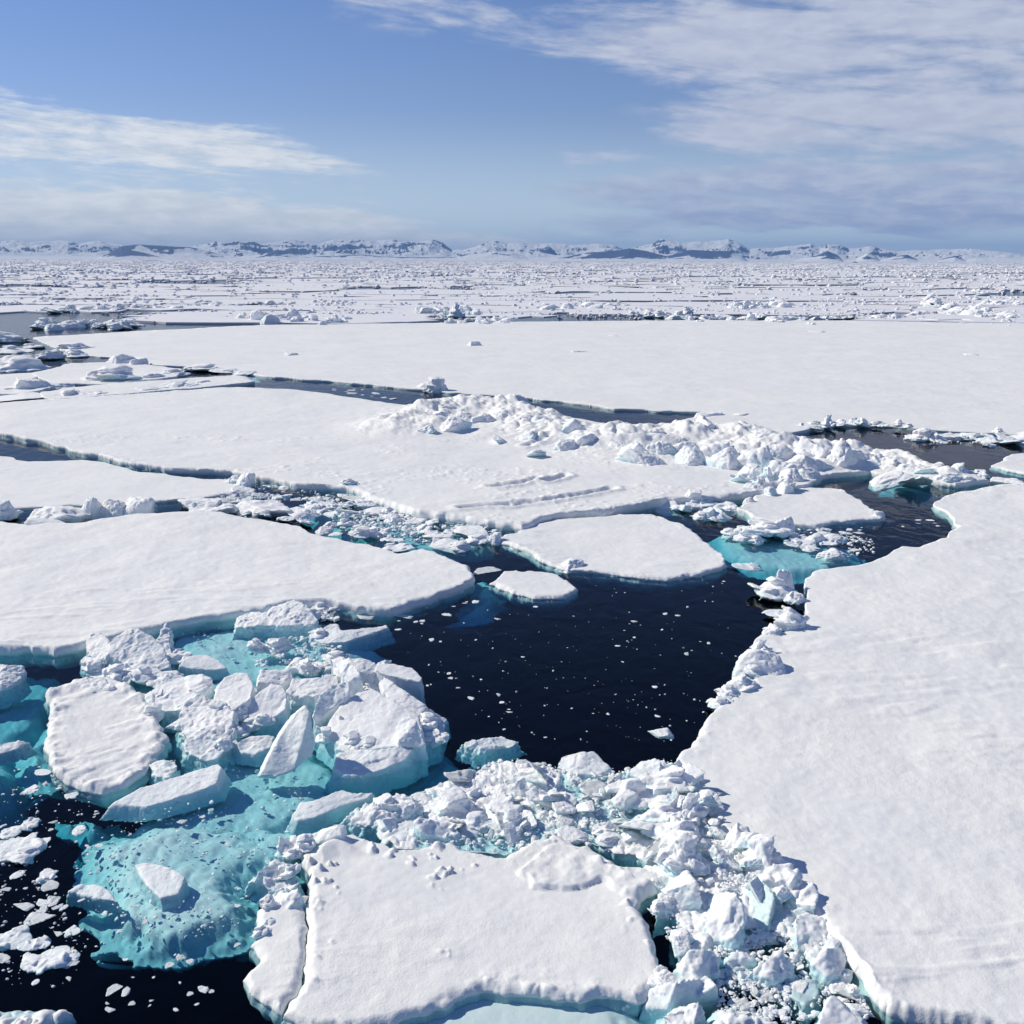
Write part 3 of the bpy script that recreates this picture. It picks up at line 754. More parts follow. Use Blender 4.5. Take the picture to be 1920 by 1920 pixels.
PILE = [
 ('rounded white berg with pale blue face, near the snow floe behind the pile', [(443,1176,.35),(449,1156,.6),(468,1148,.7),(500,1148,.85),(520,1133,1.0),(552,1124,1.25),(572,1130,1.2),(597,1160,.7),(590,1172,.5),(550,1172,.6),(500,1172,.5)], 1.3),
 ('low white slab with a knob at one end, beside the berg behind the pile', [(580,1196,.15),(600,1182,.3),(618,1168,.65),(632,1168,.65),(640,1181,.4),(670,1179,.35),(700,1175,.3),(725,1171,.25),(728,1177,.2),(690,1190,.15),(650,1203,.12),(610,1206,.1)], .7),
 ('thick flat-topped slab perched at the upper right corner of the pile', [(702,1255,1.35),(708,1243,1.4),(735,1243,1.4),(775,1252,1.25),(792,1270,1.1),(788,1278,1.1),(760,1272,1.15),(720,1264,1.25)], .5),
 ('pointed peak block crowning the tumbled pile', [(619,1236,1.9),(640,1227,2.2),(657,1233,2.3),(676,1262,1.9),(682,1282,1.4),(650,1280,1.4),(635,1258,1.7)], .9),
 ('white block just behind the peak of the pile', [(650,1233,1.6),(680,1233,1.6),(704,1240,1.5),(708,1258,1.2),(690,1266,1.1),(668,1258,1.3)], .9),
 ('steep block with blue flank left of the big tilted slab', [(587,1338,1.0),(590,1318,1.3),(600,1300,1.6),(620,1285,1.9),(645,1277,2.1),(656,1290,1.9),(650,1310,1.4),(625,1328,1.0),(604,1350,.55),(607,1368,.3),(592,1362,.4)], .9),
 ('big tilted slab facing out of the pile, half in shadow', [(606,1376,.35),(618,1350,.7),(640,1320,1.15),(670,1298,1.5),(700,1290,1.7),(745,1318,1.4),(785,1340,1.1),(792,1372,.8),(760,1396,.6),(700,1404,.45),(640,1400,.35)], .5),
 ('rounded front lobe of snow at the foot of the pile', [(624,1440,.25),(632,1412,.5),(655,1402,.6),(700,1406,.65),(750,1398,.75),(778,1402,.6),(762,1425,.4),(722,1441,.3),(682,1454,.2),(645,1452,.2)], .9),
 ('upright corner block on the right of the tilted slab', [(740,1362,1.2),(755,1345,1.55),(772,1341,1.65),(782,1352,1.55),(798,1392,.8),(790,1402,.6),(765,1398,.75),(746,1390,.95)], .8),
 ('long sloping slab down the right shoulder of the pile', [(710,1277,1.35),(722,1268,1.5),(760,1295,1.3),(802,1325,.85),(787,1340,.7),(750,1327,.9),(725,1307,1.15)], .6),
 ('shaded wedge reaching into blue water right of the pile', [(775,1337,.8),(803,1325,.75),(840,1347,.25),(836,1356,.1),(826,1390,.1),(800,1396,.15),(785,1366,.45)], .6),
 ('snow-coated lobe at the left end of the pile', [(272,1302,.55),(290,1286,.8),(320,1262,1.1),(345,1268,.9),(370,1300,.8),(345,1330,.45),(300,1334,.25),(278,1320,.35)], .9),
 ('smooth rounded slab on top of the left part of the pile', [(345,1268,1.0),(380,1262,1.25),(398,1268,1.25),(400,1280,1.0),(372,1298,.9),(350,1290,.9)], .8),
 ('tall smooth slab in the middle of the left pile', [(405,1292,1.1),(420,1270,1.45),(445,1260,1.6),(465,1262,1.6),(476,1285,1.35),(470,1310,1.1),(440,1330,.85),(410,1345,.6),(398,1335,.7),(400,1310,.9)], .6),
 ('leaning slab with grey edge beside the teal gap', [(462,1326,.7),(480,1300,1.15),(510,1280,1.5),(530,1284,1.5),(539,1300,1.25),(536,1330,.8),(510,1346,.4),(480,1352,.35),(465,1342,.5)], .6),
 ('square white block at the back of the left pile', [(482,1279,1.2),(488,1255,1.5),(546,1252,1.4),(544,1270,1.15),(530,1283,1.05),(510,1282,1.1)], .9),
 ('broken lump in the heart of the left pile', [(332,1345,.7),(345,1316,1.05),(370,1300,1.25),(400,1310,1.1),(440,1332,1.0),(436,1370,.65),(428,1388,.5),(390,1380,.6),(350,1385,.35),(336,1368,.45)], 1.4),
 ('crumbled block at the front of the left pile', [(342,1390,.5),(380,1362,.85),(420,1360,.75),(442,1366,.65),(432,1396,.35),(410,1421,.15),(385,1427,.15),(348,1408,.25)], 1.3),
 ('block with dripping icicle face between the two halves of the pile', [(538,1294,1.0),(550,1271,1.25),(600,1268,1.35),(612,1260,1.45),(632,1262,1.45),(636,1280,1.15),(612,1296,1.0),(590,1306,.9),(548,1304,.85)], 1.0),
 ('shaded low slab in the teal gap below the left pile', [(440,1392,.4),(470,1379,.5),(515,1378,.4),(510,1400,.25),(480,1414,.1),(450,1410,.1)], .8),
 ('rounded knob at the upper left of the detached block group', [(160,1203,.85),(170,1187,1.2),(190,1184,1.3),(204,1195,1.15),(206,1218,.8),(192,1240,.45),(166,1226,.55)], 1.1),
 ('tallest white dome of the detached group near the left floe', [(200,1228,.8),(205,1200,1.3),(240,1178,1.75),(262,1178,1.8),(285,1190,1.55),(310,1215,1.05),(320,1250,.4),(280,1262,.25),(235,1258,.35),(228,1242,.5)], 1.1),
 ('smooth apron block at the lower left of the detached group', [(150,1237,.45),(160,1228,.55),(192,1245,.45),(207,1262,.25),(182,1273,.15),(164,1266,.1)], .8),
 ('jagged spur of snow at the right of the detached group', [(290,1203,.9),(300,1185,1.2),(313,1165,1.5),(321,1172,1.35),(318,1200,.9),(326,1232,.4),(310,1227,.5)], 1.4),
 ('flat white disc slab afloat right of the detached group', [(336,1248,.35),(350,1230,.5),(385,1226,.5),(410,1237,.35),(426,1253,.12),(400,1256,.1),(360,1254,.2)], .4),
 ('snowy mound on the back edge of the rough floe', [(100,1299,.25),(130,1281,.55),(165,1268,.75),(198,1268,.75),(204,1285,.55),(172,1301,.45),(122,1310,.3)], 1.2),
 ('small white nub in the turquoise gap near the rough floe', [(225,1281,.25),(238,1264,.5),(250,1267,.4),(242,1286,.2)], 1.0),
 ('bright white flat floe piece shaped like a fish, below the rough floe', [(208,1508,.1),(262,1477,.3),(330,1455,.4),(408,1431,.5),(416,1438,.5),(405,1470,.35),(345,1493,.2),(275,1512,.12)], .5),
 ('small knobbly cake beside the right corner of the rough floe', [(275,1432,.2),(295,1424,.3),(330,1423,.3),(334,1440,.25),(318,1457,.15),(292,1455,.15)], 1.6),
 ('white boomerang-shaped slab floating below the pile', [(547,1530,.12),(562,1503,.25),(590,1500,.3),(600,1496,.3),(642,1480,.3),(660,1487,.25),(700,1484,.2),(690,1496,.15),(640,1511,.15),(590,1533,.12),(560,1537,.1)], .5),
 ('white kite-shaped flat piece on the turquoise shelf', [(253,1622,.12),(272,1618,.15),(300,1620,.15),(330,1632,.15),(348,1645,.12),(335,1675,.1),(300,1683,.08),(275,1658,.1)], .5),
 ('white leaf-shaped flat piece at the left of the turquoise shelf', [(128,1670,.1),(150,1658,.15),(180,1656,.15),(205,1668,.12),(223,1690,.08),(190,1686,.06),(150,1676,.08)], .7),
 ('white wave-worn slab peeping from the left edge above the black water', [(-60,1395,.2),(0,1392,.25),(35,1388,.25),(55,1390,.15),(35,1402,.1),(0,1413,.1),(-60,1425,.1)], 1.0),
 ('shaded white berg cut off by the left edge', [(-60,1262,.6),(-10,1240,.9),(12,1246,.8),(42,1248,.6),(48,1262,.35),(30,1280,.2),(0,1295,.15),(-60,1300,.1)], 1.3),
]
BRASH_BLOCKS = [
 ('white angular slab at the top of the brash field, in front of the black pool', [(1043,1437,.25),(1050,1415,.45),(1090,1408,.6),(1112,1408,.6),(1146,1440,.35),(1120,1454,.25),(1080,1451,.2)], .7),
 ('pale square cake beside the tip of the right floe', [(1175,1450,.3),(1200,1426,.5),(1228,1420,.5),(1241,1427,.5),(1238,1455,.3),(1215,1463,.2)], .8),
 ('low white slab at the blue water edge of the brash field', [(862,1394,.3),(885,1385,.45),(940,1382,.4),(975,1388,.2),(960,1400,.15),(910,1405,.2),(875,1402,.15)], .9),
 ('long pale slab with green flank in the brash field', [(915,1491,.2),(940,1466,.45),(970,1446,.6),(1010,1448,.6),(1050,1460,.45),(1040,1478,.3),(990,1490,.25),(940,1499,.12)], 1.1),
 ('crumbly snow bank at the left end of the brash field', [(645,1532,.4),(680,1506,.75),(720,1500,.85),(780,1496,.75),(792,1515,.55),(745,1540,.35),(685,1550,.2)], 1.8),
 ('white-topped block with lavender shaded face behind the foreground floe', [(775,1542,.6),(790,1531,.8),(830,1536,.75),(850,1546,.65),(860,1562,.35),(830,1572,.4),(792,1562,.45)], .7),
 ('tilted rim slab at the back left corner of the foreground floe', [(573,1576,.6),(600,1556,.8),(630,1542,.9),(651,1548,.9),(642,1566,.7),(592,1584,.5)], .7),
 ('shaded overturned block on the left rim of the foreground floe', [(458,1651,.25),(490,1626,.6),(520,1612,.85),(552,1630,.85),(563,1652,.6),(542,1672,.4),(500,1668,.15)], 1.3),
 ('lower rim block with shaded side left of the foreground floe', [(498,1692,.25),(520,1672,.55),(560,1664,.7),(571,1680,.55),(545,1702,.35),(510,1712,.15)], 1.2),
 ('ragged crumbly knob at the far left rim of the foreground floe', [(520,1592,.4),(525,1566,.75),(545,1576,.7),(560,1566,.85),(576,1580,.65),(560,1606,.35),(530,1611,.2)], 2.0),
 ('white-capped wedge block leaning over teal water right of the foreground floe', [(1233,1707,.5),(1245,1670,1.0),(1265,1641,1.45),(1290,1632,1.55),(1306,1652,1.2),(1318,1690,.5),(1290,1700,.45),(1262,1712,.3)], .6),
 ('upright squarish block with rough lavender top in the right rubble', [(1323,1684,1.15),(1345,1669,1.4),(1385,1671,1.4),(1397,1690,1.2),(1399,1726,.85),(1372,1760,.5),(1340,1764,.45),(1323,1742,.7)], 1.0),
 ('glassy greenish block right of the squarish block', [(1396,1682,.8),(1406,1661,1.05),(1440,1656,1.05),(1453,1680,.85),(1441,1738,.25),(1416,1740,.15)], .6),
 ('flat slab stranded on the rim of the right floe, midway down', [(1464,1672,1.0),(1480,1656,1.05),(1525,1650,1.05),(1536,1672,.95),(1530,1698,.85),(1492,1694,.85)], .6),
 ('pale blurred slab under the stranded flat slab', [(1490,1716,.75),(1520,1705,.85),(1550,1720,.8),(1558,1745,.65),(1522,1788,.35),(1492,1780,.25)], .8),
 ('cleaved slab against the right floe near the bottom', [(1520,1806,.55),(1550,1776,.8),(1580,1770,.8),(1593,1800,.65),(1580,1830,.45),(1546,1830,.3)], .7),
 ('lumpy dome with a groove at the lower right corner of the foreground floe', [(1266,1812,.5),(1285,1781,.9),(1320,1775,1.1),(1356,1790,.95),(1346,1826,.55),(1310,1838,.4),(1275,1838,.3)], 1.1),
 ('long smooth snow whale-back at the bottom of the rubble', [(1207,1886,.2),(1222,1851,.65),(1270,1836,.95),(1325,1830,1.0),(1344,1846,.75),(1302,1874,.4),(1250,1894,.15)], .5),
 ('dirty triangular lump in the dark slush', [(1400,1827,.25),(1430,1796,.65),(1455,1787,.8),(1480,1810,.65),(1483,1830,.45),(1440,1834,.3)], 1.2),
 ('half-sunk glassy plate in the dark slush', [(1455,1851,.05),(1475,1840,.15),(1530,1835,.25),(1536,1865,.12),(1510,1885,.04)], .5),
 ('grey triangular slab rising at the bottom edge', [(1528,1935,.5),(1545,1866,.7),(1560,1860,.7),(1602,1890,.5),(1645,1940,.3)], .8),
 ('crumbly block below the whale-back at the bottom edge', [(1240,1902,.5),(1270,1881,.75),(1310,1876,.75),(1326,1900,.45),(1302,1935,.3),(1245,1935,.3)], 1.5),
 ('wide rough cake at the bottom edge beside dark slush', [(1350,1935,.4),(1350,1896,.65),(1400,1906,.65),(1440,1906,.55),(1467,1930,.4)], 1.3),
 ('small round nub in the dark slush gap', [(1366,1805,.25),(1376,1785,.5),(1395,1780,.55),(1408,1795,.4),(1398,1815,.2),(1378,1817,.15)], 1.5),
 ('tilted plate with shaded top in the upper right rubble', [(1402,1592,.85),(1430,1584,1.0),(1450,1620,.95),(1446,1630,.85),(1405,1614,.7)], .7),
 ('cream block below the tilted plate in the upper right rubble', [(1398,1642,.7),(1402,1630,.85),(1450,1630,.9),(1476,1650,.85),(1455,1662,.6),(1412,1658,.5)], .9),
]
for i, (lab, pts, rg) in enumerate(PILE):
    nm = 'floe_piece' if ('flat' in lab and i > 23) else 'ice_block'
    traced_block(lab, pts, rough=rg, seed=500 + i * 13, voxel=.038, name=nm, base=-.35 if max(p[2] for p in pts) < .6 else -.6, grow=1.2, zs=.64)
for i, (lab, pts, rg) in enumerate(BRASH_BLOCKS):
    traced_block(lab, [(a, c_, z * (1 + .5 * math.sin(i * 2.3 + a * .06))) for a, c_, z in pts], rough=rg * 1.5, seed=900 + i * 13, voxel=.04, base=-.45, grow=1.25, zs=.45, mat=M_GLASSY if 'glassy' in lab else None)
# the white blade standing in the gap: a thin slab
traced_block('bright triangular blade of ice standing in the gap of the pile', [(486,1456,.02),(508,1412,.55),(530,1370,1.05),(555,1335,1.6),(573,1322,1.9),(583,1336,1.75),(593,1395,.85),(585,1416,.5),(550,1446,.15),(515,1457,.02)],
             thick=.5, drop_dir=(-.5, .85, -.55), rough=.45, seed=1301, voxel=.04)

# ------------------------------------------------------------------ prototype lumps
_ico = {}
def ico(n):
    if n not in _ico:
        bm = bmesh.new(); bmesh.ops.create_icosphere(bm, subdivisions=n, radius=1)
        V = np.array([v.co[:] for v in bm.verts]); T = np.array([[v.index for v in f.verts] for f in bm.faces], np.int32)
        bm.free(); _ico[n] = (V, T)
    return _ico[n]

def planes(rs, k, slab):
    N = []
    for i in range(k):
        a = 2 * math.pi * (i + rs.uniform(-.3, .3)) / k; t = rs.uniform(-.25, .5)
        N.append((math.cos(a) * math.cos(t), math.sin(a) * math.cos(t), math.sin(t), rs.uniform(.72, 1.0)))
    N.append((rs.uniform(-.25, .25), rs.uniform(-.25, .25), 1, rs.uniform(.7, .9))); N.append((0, 0, -1, .8))
    if not slab:
        for i in range(3):
            a = rs.uniform(0, 6.28); N.append((math.cos(a) * .7, math.sin(a) * .7, .7, rs.uniform(.75, .95)))
    A = np.array(N); A[:, :3] /= np.linalg.norm(A[:, :3], axis=1)[:, None]
    return A

def convex(D, A, p=14):
    s = np.zeros(len(D))
    for n in A: s += np.clip(D @ n[:3] / n[3], 0, None) ** p
    return D * (s ** (-1 / p))[:, None]

def proto_block(seed, dims, level=5, rough=1.0, slab=False, p=22):
    rs = random.Random(seed)
    D, T = ico(level)
    V = convex(D, planes(rs, rs.choice((4, 5, 6)), slab), p) * np.array(dims) / 2
    me = mk_mesh('block', V, T)
    N = vnormals(V, T); q = V + seed * 1.9
    s = max(dims)
    a = .06 * fbm(q / (.45 * s), 3, seed) + .045 * fbm(q / (.16 * s), 3, seed + 4, bil=True) + .018 * fbm(q / (.06 * s), 2, seed + 8)
    a = a * .8 + .07 * facets(q / (.2 * s), seed + 11) + .02 * facets(q / (.08 * s), seed + 12)
    V = V + N * (a * rough * s)[:, None]
    me.vertices.foreach_set('co', V.astype(np.float32).ravel()); me.update()
    side = 1 - sstep(N[:, 2], .2, .7)
    add_ice(me, np.clip((1 - sstep(V[:, 2], -.2 * dims[2], .25 * dims[2])) * .7, 0, 1) * (.3 + .7 * side))
    return me

def proto_heap(seed, n=14, w=1.0, h=.45, voxel=.035, rough=1.0, flat=False):
    """unit-wide heap of broken lumps frozen together"""
    rs = random.Random(seed)
    VV, TT, off = [], [], 0
    D, T = ico(3)
    for i in range(n):
        r = (1 - rs.random() ** .6) * .42 if not flat else math.sqrt(rs.random()) * .42
        a = rs.uniform(0, 6.28)
        s = rs.uniform(.10, .26)
        V = convex(D, planes(rs, rs.choice((4, 5)), rs.random() < .6), 26)
        V = V * np.array([s, s * rs.uniform(.55, 1), s * rs.uniform(.18, .7)]) * .85
        M = np.array((Matrix.Rotation(rs.uniform(0, 6.28), 3, 'Z') @ Matrix.Rotation(rs.gauss(0, .5), 3, 'X')))
        z = h * (1 - r / .5) * rs.uniform(.15, .85) if not flat else h * .3 * rs.random()
        V = V @ M.T + np.array([w * r * math.cos(a), w * .75 * r * math.sin(a), z])
        VV.append(V); TT.append(T + off); off += len(V)
    # a low foot joining them
    V = D * np.array([.44 * w, .33 * w, .10 if not flat else .06]); VV.append(V); TT.append(T + off)
    me = mk_mesh('heap', np.concatenate(VV), np.concatenate(TT))
    m2, V, T = remeshed(me, voxel, 1)
    def icefn(V, N): return np.clip(1 - sstep(V[:, 2], -.02, .16), 0, 1) * (.4 + .5 * (1 - sstep(N[:, 2], .2, .8)))
    return finish(m2, V, T, rough, seed, icefn, scale=.42)

RUB = [proto_heap(2000 + i, n=16 + i % 7, h=.30 + .05 * (i % 4), voxel=.022, rough=.9) for i in range(10)]
FLATS = [proto_heap(2100 + i, n=9, h=.12, voxel=.025, rough=.8, flat=True) for i in range(6)]
BLK = [proto_block(2200 + i, (1, random.Random(i).uniform(.6, .95), random.Random(i + 9).uniform(.4, .7)), 5, .8) for i in range(10)]
SLB = [proto_block(2300 + i, (1, random.Random(i).uniform(.55, .9), .24), 5, .45, True, 18) for i in range(8)]
CAKE = [proto_block(2400 + i, (1, random.Random(i).uniform(.6, .9), .16), 4, .9, True, 10) for i in range(6)]
HUM = [proto_block(2500 + i, (1, .8, .8), 5, .75, False, 7) for i in range(8)]
for fam in (RUB, FLATS, BLK, SLB, HUM):
    for me in fam: me.materials.append(M_CRUMB if fam is FLATS else M_BLOCK)
for me in CAKE: me.materials.append(M_CREAM)

RS = random.Random(77)
def put(me, u, v, w, z=0.0, rz=None, tilt=0.0, sz=1.0, name='ice_block', label=None, cat='ice block', group=None, wpx=True):
    """copy of a prototype: w = width in photograph pixels (or metres)"""
    s = w * mpp(u, v) if wpx else w
    o = bpy.data.objects.new(name, me); COL.objects.link(o)
    p = P(u, v, max(z, 0) if z > 0 else 0)
    o.location = (p[0], p[1], z)
    o.rotation_euler = (RS.gauss(0, tilt), RS.gauss(0, tilt), RS.uniform(0, 6.28) if rz is None else rz)
    o.scale = (s, s, s * sz)
    return tag(o, label, cat, group)

def in_poly(u, v, poly):
    return sdf(np.array([u], float), np.array([v], float), poly)[0] > 0

def scatter(fams, poly, n, wr, z=(0, 0), tilt=.1, sz=(.8, 1.2), px=True, **kw):
    pp = np.array(poly, float); k = 0; tries = 0
    while k < n and tries < n * 40:
        tries += 1
        u = RS.uniform(pp[:, 0].min(), pp[:, 0].max()); v = RS.uniform(pp[:, 1].min(), pp[:, 1].max())
        if not in_poly(u, v, poly): continue
        if kw.get('name') == 'brash_piece' and RS.random() < .85 and vn(np.array([[u / 55 + 3, v / 26 + u / 150]]), 8)[0] < .15: continue
        fam = RS.choice(fams)
        w = wr[0] + (wr[1] - wr[0]) * RS.random() ** 2
        put(RS.choice(fam), u, v, w, RS.uniform(*z), tilt=tilt, sz=RS.uniform(*sz), wpx=px, **kw)
        k += 1

def along(fams, line, n, wr, spread, z=(0, 0), tilt=.15, sz=(.8, 1.3), **kw):
    L = np.array(line, float); seg = np.hypot(*np.diff(L, axis=0).T); cum = np.concatenate([[0], np.cumsum(seg)])
    for k in range(n):
        t = cum[-1] * (k + RS.uniform(.1, .9)) / n
        i = min(np.searchsorted(cum, t) - 1, len(seg) - 1); i = max(i, 0)
        f = (t - cum[i]) / seg[i]
        u, v = L[i] * (1 - f) + L[i + 1] * f
        u += RS.gauss(0, spread[0]); v += RS.gauss(0, spread[1])
        w = wr[0] + (wr[1] - wr[0]) * RS.random() ** 2
        put(RS.choice(RS.choice(fams)), u, v, w, RS.uniform(*z), tilt=tilt, sz=RS.uniform(*sz), **kw)

# pressure ridge hummocks on the middle floe: (x, y of base, width, height factor)
for k, (u, v, w, s) in enumerate([(945,757,46,1.1),(975,757,34,1.1),(905,768,40,.7),(865,775,44,.6),(820,790,60,.5),(868,790,52,.9),(910,795,56,1.1),(945,790,48,.9),(980,800,52,1.0),(840,812,60,1.1),(800,815,44,.7),
        (1000,778,30,.8),(1040,790,40,.8),(1075,802,60,1.2),(1100,822,62,.9),(1060,828,40,.7),(1130,815,44,.8),(985,825,50,.6),(945,830,40,.5),(1165,830,44,.8),(1010,838,34,.5),
        (1225,812,62,1.4),(1190,838,56,1.0),(1240,835,52,1.1),(1218,852,50,1.0),(1262,822,44,1.0),(1290,835,50,1.1),(1335,820,60,1.5),(1300,852,48,.9),(1342,850,52,1.1),(1380,835,44,1.1),
        (1365,868,60,.9),(1395,862,48,1.0),(1430,840,64,1.2),(1420,870,60,1.2),(1455,860,50,1.2),(1410,895,60,1.0),(1440,905,50,.9),(1470,890,64,1.1),(1500,880,56,1.2),(1505,860,48,1.0),(1390,905,40,.8),
        (1540,862,60,1.5),(1575,868,56,1.4),(1610,872,54,1.3),(1645,875,50,1.1),(1520,895,46,.7),(1470,915,44,.7),(1420,918,40,.7),(1675,880,50,1.0),(1705,885,48,.8),(1740,892,44,.8),(1770,898,50,.5),(1715,905,60,.4),(1665,898,54,.5),(1800,900,44,.5)]):
    fam = HUM if k % 3 else BLK
    if 990 < u < 1330: v += 12; w *= .9
    if v > 880 or u > 1600: fam = RUB if k % 2 else HUM
    put(RS.choice(fam), u, v, w * 1.22, (.4 if u < 990 else .65) if v < 880 and u < 1600 else .35, tilt=.3, sz=s * 1.0, name='ridge_hummock', cat='ice hummock', group='hummocks of the long pressure ridge',
        label='snow-rounded hummock among those heaped along the pressure ridge of the middle floe')
along([RUB, HUM], [(1380,870),(1440,890),(1500,900),(1400,918),(1500,905)], 14, (26, 44), (14, 8), z=(.3, .6), name='rubble_heap', cat='ice rubble', group='crumbled heaps at the ridge foot',
      label='crumbled white heap at the steep right foot of the pressure ridge')
along([RUB, FLATS], [(1620,868),(1700,880),(1780,888),(1850,893)], 16, (30, 56), (8, 4), z=(-.02, .1), sz=(.8, 1.5), name='rubble_heap', cat='ice rubble', group='low heaps trailing into grey water',
      label='low white heap trailing from the ridge end into the grey water')

# lumps on the rim of the right floe
for (u, v, w, s, z, fam, lab) in [
    (1452,1112,92,.9,.15,RUB,'crumbly snow heap overhanging the dark pool at the top of the right floe rim'),
    (1490,1125,44,.8,.3,RUB,'small shaded heap just right of the overhanging snow heap'),
    (1472,1092,30,2.2,.5,HUM,'upright white tooth rising behind the overhanging snow heap'),
    (1462,1150,54,.5,.2,FLATS,'thin crumbly shelf between two heaps on the right floe rim'),
    (1480,1172,60,1.0,.35,RUB,'rounded heap with blue shadow on the right floe rim'),
    (1447,1185,46,.7,.3,RUB,'little heap beneath the rounded heap on the rim'),
    (1425,1222,44,.9,.3,RUB,'low lump above the fin-shaped mound on the rim'),
    (1428,1248,78,1.0,.35,HUM,'fin-shaped snow mound casting an oval blue shadow'),
    (1412,1262,60,.7,.25,RUB,'crumbly apron in front of the fin-shaped mound'),
    (1392,1285,60,.9,.3,RUB,'crumbly lump just below the fin-shaped mound'),
    (1366,1302,56,.8,.25,RUB,'crumbly lump two below the fin-shaped mound'),
    (1352,1322,48,.7,.2,RUB,'last crumbly lump before the rim of the right floe turns smooth')]:
    put(RS.choice(fam), u, v, w * 1.15, z, tilt=.08, sz=s, name='rim_lump', cat='ice lump', label=lab)

# blocks standing on and beside the left floes
for (u, v, w, s, z, fam, lab) in [
    (175,962,44,1.9,.2,HUM,'tall notched block standing on the back edge of the left floe'),
    (120,966,110,.55,.2,BLK,'long low snow-covered block left of the tall notched block'),
    (215,958,44,1.3,.3,HUM,'left lump of the twin blocks behind the left floe'),
    (262,955,70,1.0,.3,HUM,'right lump of the twin blocks behind the left floe'),
    (8,968,60,.9,.2,RUB,'shaded lump at the left picture edge behind the left floe'),
    (85,978,52,.3,.3,SLB,'thin slab lying in front of the long low block'),
    (462,905,40,1.3,.25,HUM,'grey-white nub at the corner of the small left floe'),
    (440,902,36,.8,.2,RUB,'crumbly lump beside the grey-white nub'),
    (655,905,30,1.0,.55,RUB,'small knob on the ice wall of the middle floe'),
    (820,733,58,.9,.1,RUB,'heap of white blocks mirrored in the narrow blue lead'),
    (796,728,44,.7,.1,RUB,'smaller heap left of the mirrored blocks in the lead'),
    (1075,1058,44,.7,.2,BLK,'small upturned chip on the south rim of the rounded floe'),
    (928,1010,26,1.2,.25,HUM,'white cone at the west tip of the rounded floe'),
    (915,1068,38,.4,.0,CAKE,'small ragged cake between the left floe and oval floe'),
    (1470,992,40,1.6,.15,HUM,'worn pinnacle on the turquoise ice tongue'),
    (1430,998,110,.5,.05,RUB,'long snow hump below the trapezoid floe'),
    (1400,1012,60,.5,.0,RUB,'low snow hump at the west end of the turquoise tongue'),
    (1500,1020,60,.4,.0,FLATS,'flat slushy cake east of the worn pinnacle'),
    (1400,1063,62,.35,.0,FLATS,'flat slush cake south east of the rounded floe'),
    (1650,968,20,1.4,.25,HUM,'small white nub at the east tip of the trapezoid floe'),
    (1405,942,22,1.2,.25,HUM,'small white nub on the west corner of the trapezoid floe'),
    (890,647,24,.9,.25,HUM,'lone small cone of snow on the widest floe'),
    (547,664,30,.35,.25,HUM,'flat grey-topped lump on the left part of the widest floe'),
    (1240,1376,36,.5,.0,BLK,'single white cake in the black pool near the right floe')]:
    put(RS.choice(fam), u, v, w * 1.12, z, tilt=.08, sz=s, name='ice_block', cat='ice block', label=lab)

# crowded brash between the foreground floe and the pool
BRASH = [(700,1520),(830,1470),(880,1440),(960,1420),(1060,1440),(1160,1440),(1255,1420),(1330,1500),(1340,1550),(1290,1600),(1220,1615),(1130,1595),(1050,1560),(960,1600),(880,1585),(760,1575)]
def slush_extra(xy, U, Vv, d):
    return .16 * fbm(xy / 1.7, 3, 611) + .10 * fbm(xy / .45, 3, 612, bil=True) + .05 * fbm(xy / .16, 2, 613, bil=True)
relief_floe('slush_bed', 'pale aqua slush frozen between the chunks of the crowded brash field', BRASH, cat='slush', fb=.05, step=2.6, relief=0, seed=601, extra=slush_extra, floor=-.5, mat=M_BLOCK, lip=0)
relief_floe('slush_bed', 'packed snowy slush wedged along the left rim of the right floe', [(1255,1435),(1310,1470),(1350,1530),(1420,1590),(1470,1640),(1530,1700),(1575,1760),(1530,1790),(1470,1740),(1400,1720),(1330,1730),(1285,1790),(1255,1730),(1232,1660),(1225,1600),(1240,1520)], cat='slush', fb=.16, step=2.4, relief=0, seed=605, extra=slush_extra, floor=-.5, mat=M_BLOCK, lip=0)
scatter([RUB, FLATS, RUB], BRASH, 22, (50, 110), z=(-.08, .1), sz=(.5, 1.0), name='rubble_heap', cat='ice rubble', group='heaps in the crowded brash field',
        label='crumbly white heap wedged in the crowded brash field behind the foreground floe')
scatter([SLB, SLB, CAKE], BRASH, 80, (18, 66), z=(-.05, .3), tilt=.4, name='brash_block', cat='ice block', group='chunks in the crowded brash field',
        label='broken white chunk in the crowded brash field behind the foreground floe')
COLM = [(1255,1435),(1310,1470),(1350,1530),(1420,1590),(1470,1640),(1480,1690),(1400,1670),(1330,1670),(1290,1625),(1230,1600),(1240,1520)]
scatter([RUB], COLM, 20, (60, 120), z=(0, .4), tilt=.15, sz=(.7, 1.3), name='rubble_heap', cat='ice rubble', group='heaps along the left rim of the right floe',
        label='crumbly snow heap pushed up between the brash field and the right floe')
scatter([BLK, SLB], COLM, 22, (26, 56), z=(.2, .6), tilt=.4, name='brash_block', cat='ice block', group='chunks along the left rim of the right floe',
        label='angular chunk pushed up between the brash field and the right floe')
LOWER = [(1280,1740),(1340,1770),(1460,1740),(1510,1800),(1590,1840),(1640,1900),(1600,1925),(1350,1925),(1330,1850)]
scatter([FLATS, CAKE, SLB], LOWER, 46, (14, 44), z=(-.03, .05), tilt=.15, name='brash_block', cat='ice block', group='chips in the dark slush at the bottom right',
        label='small pale chip in the dark slush at the bottom right')
along([RUB, BLK], [(1240,1640),(1250,1720),(1275,1790),(1240,1850)], 9, (30, 60), (9, 9), z=(0, .2), name='rubble_heap', cat='ice rubble', group='heaps at the right rim of the foreground floe',
      label='small crumbly heap against the right rim of the foreground floe')
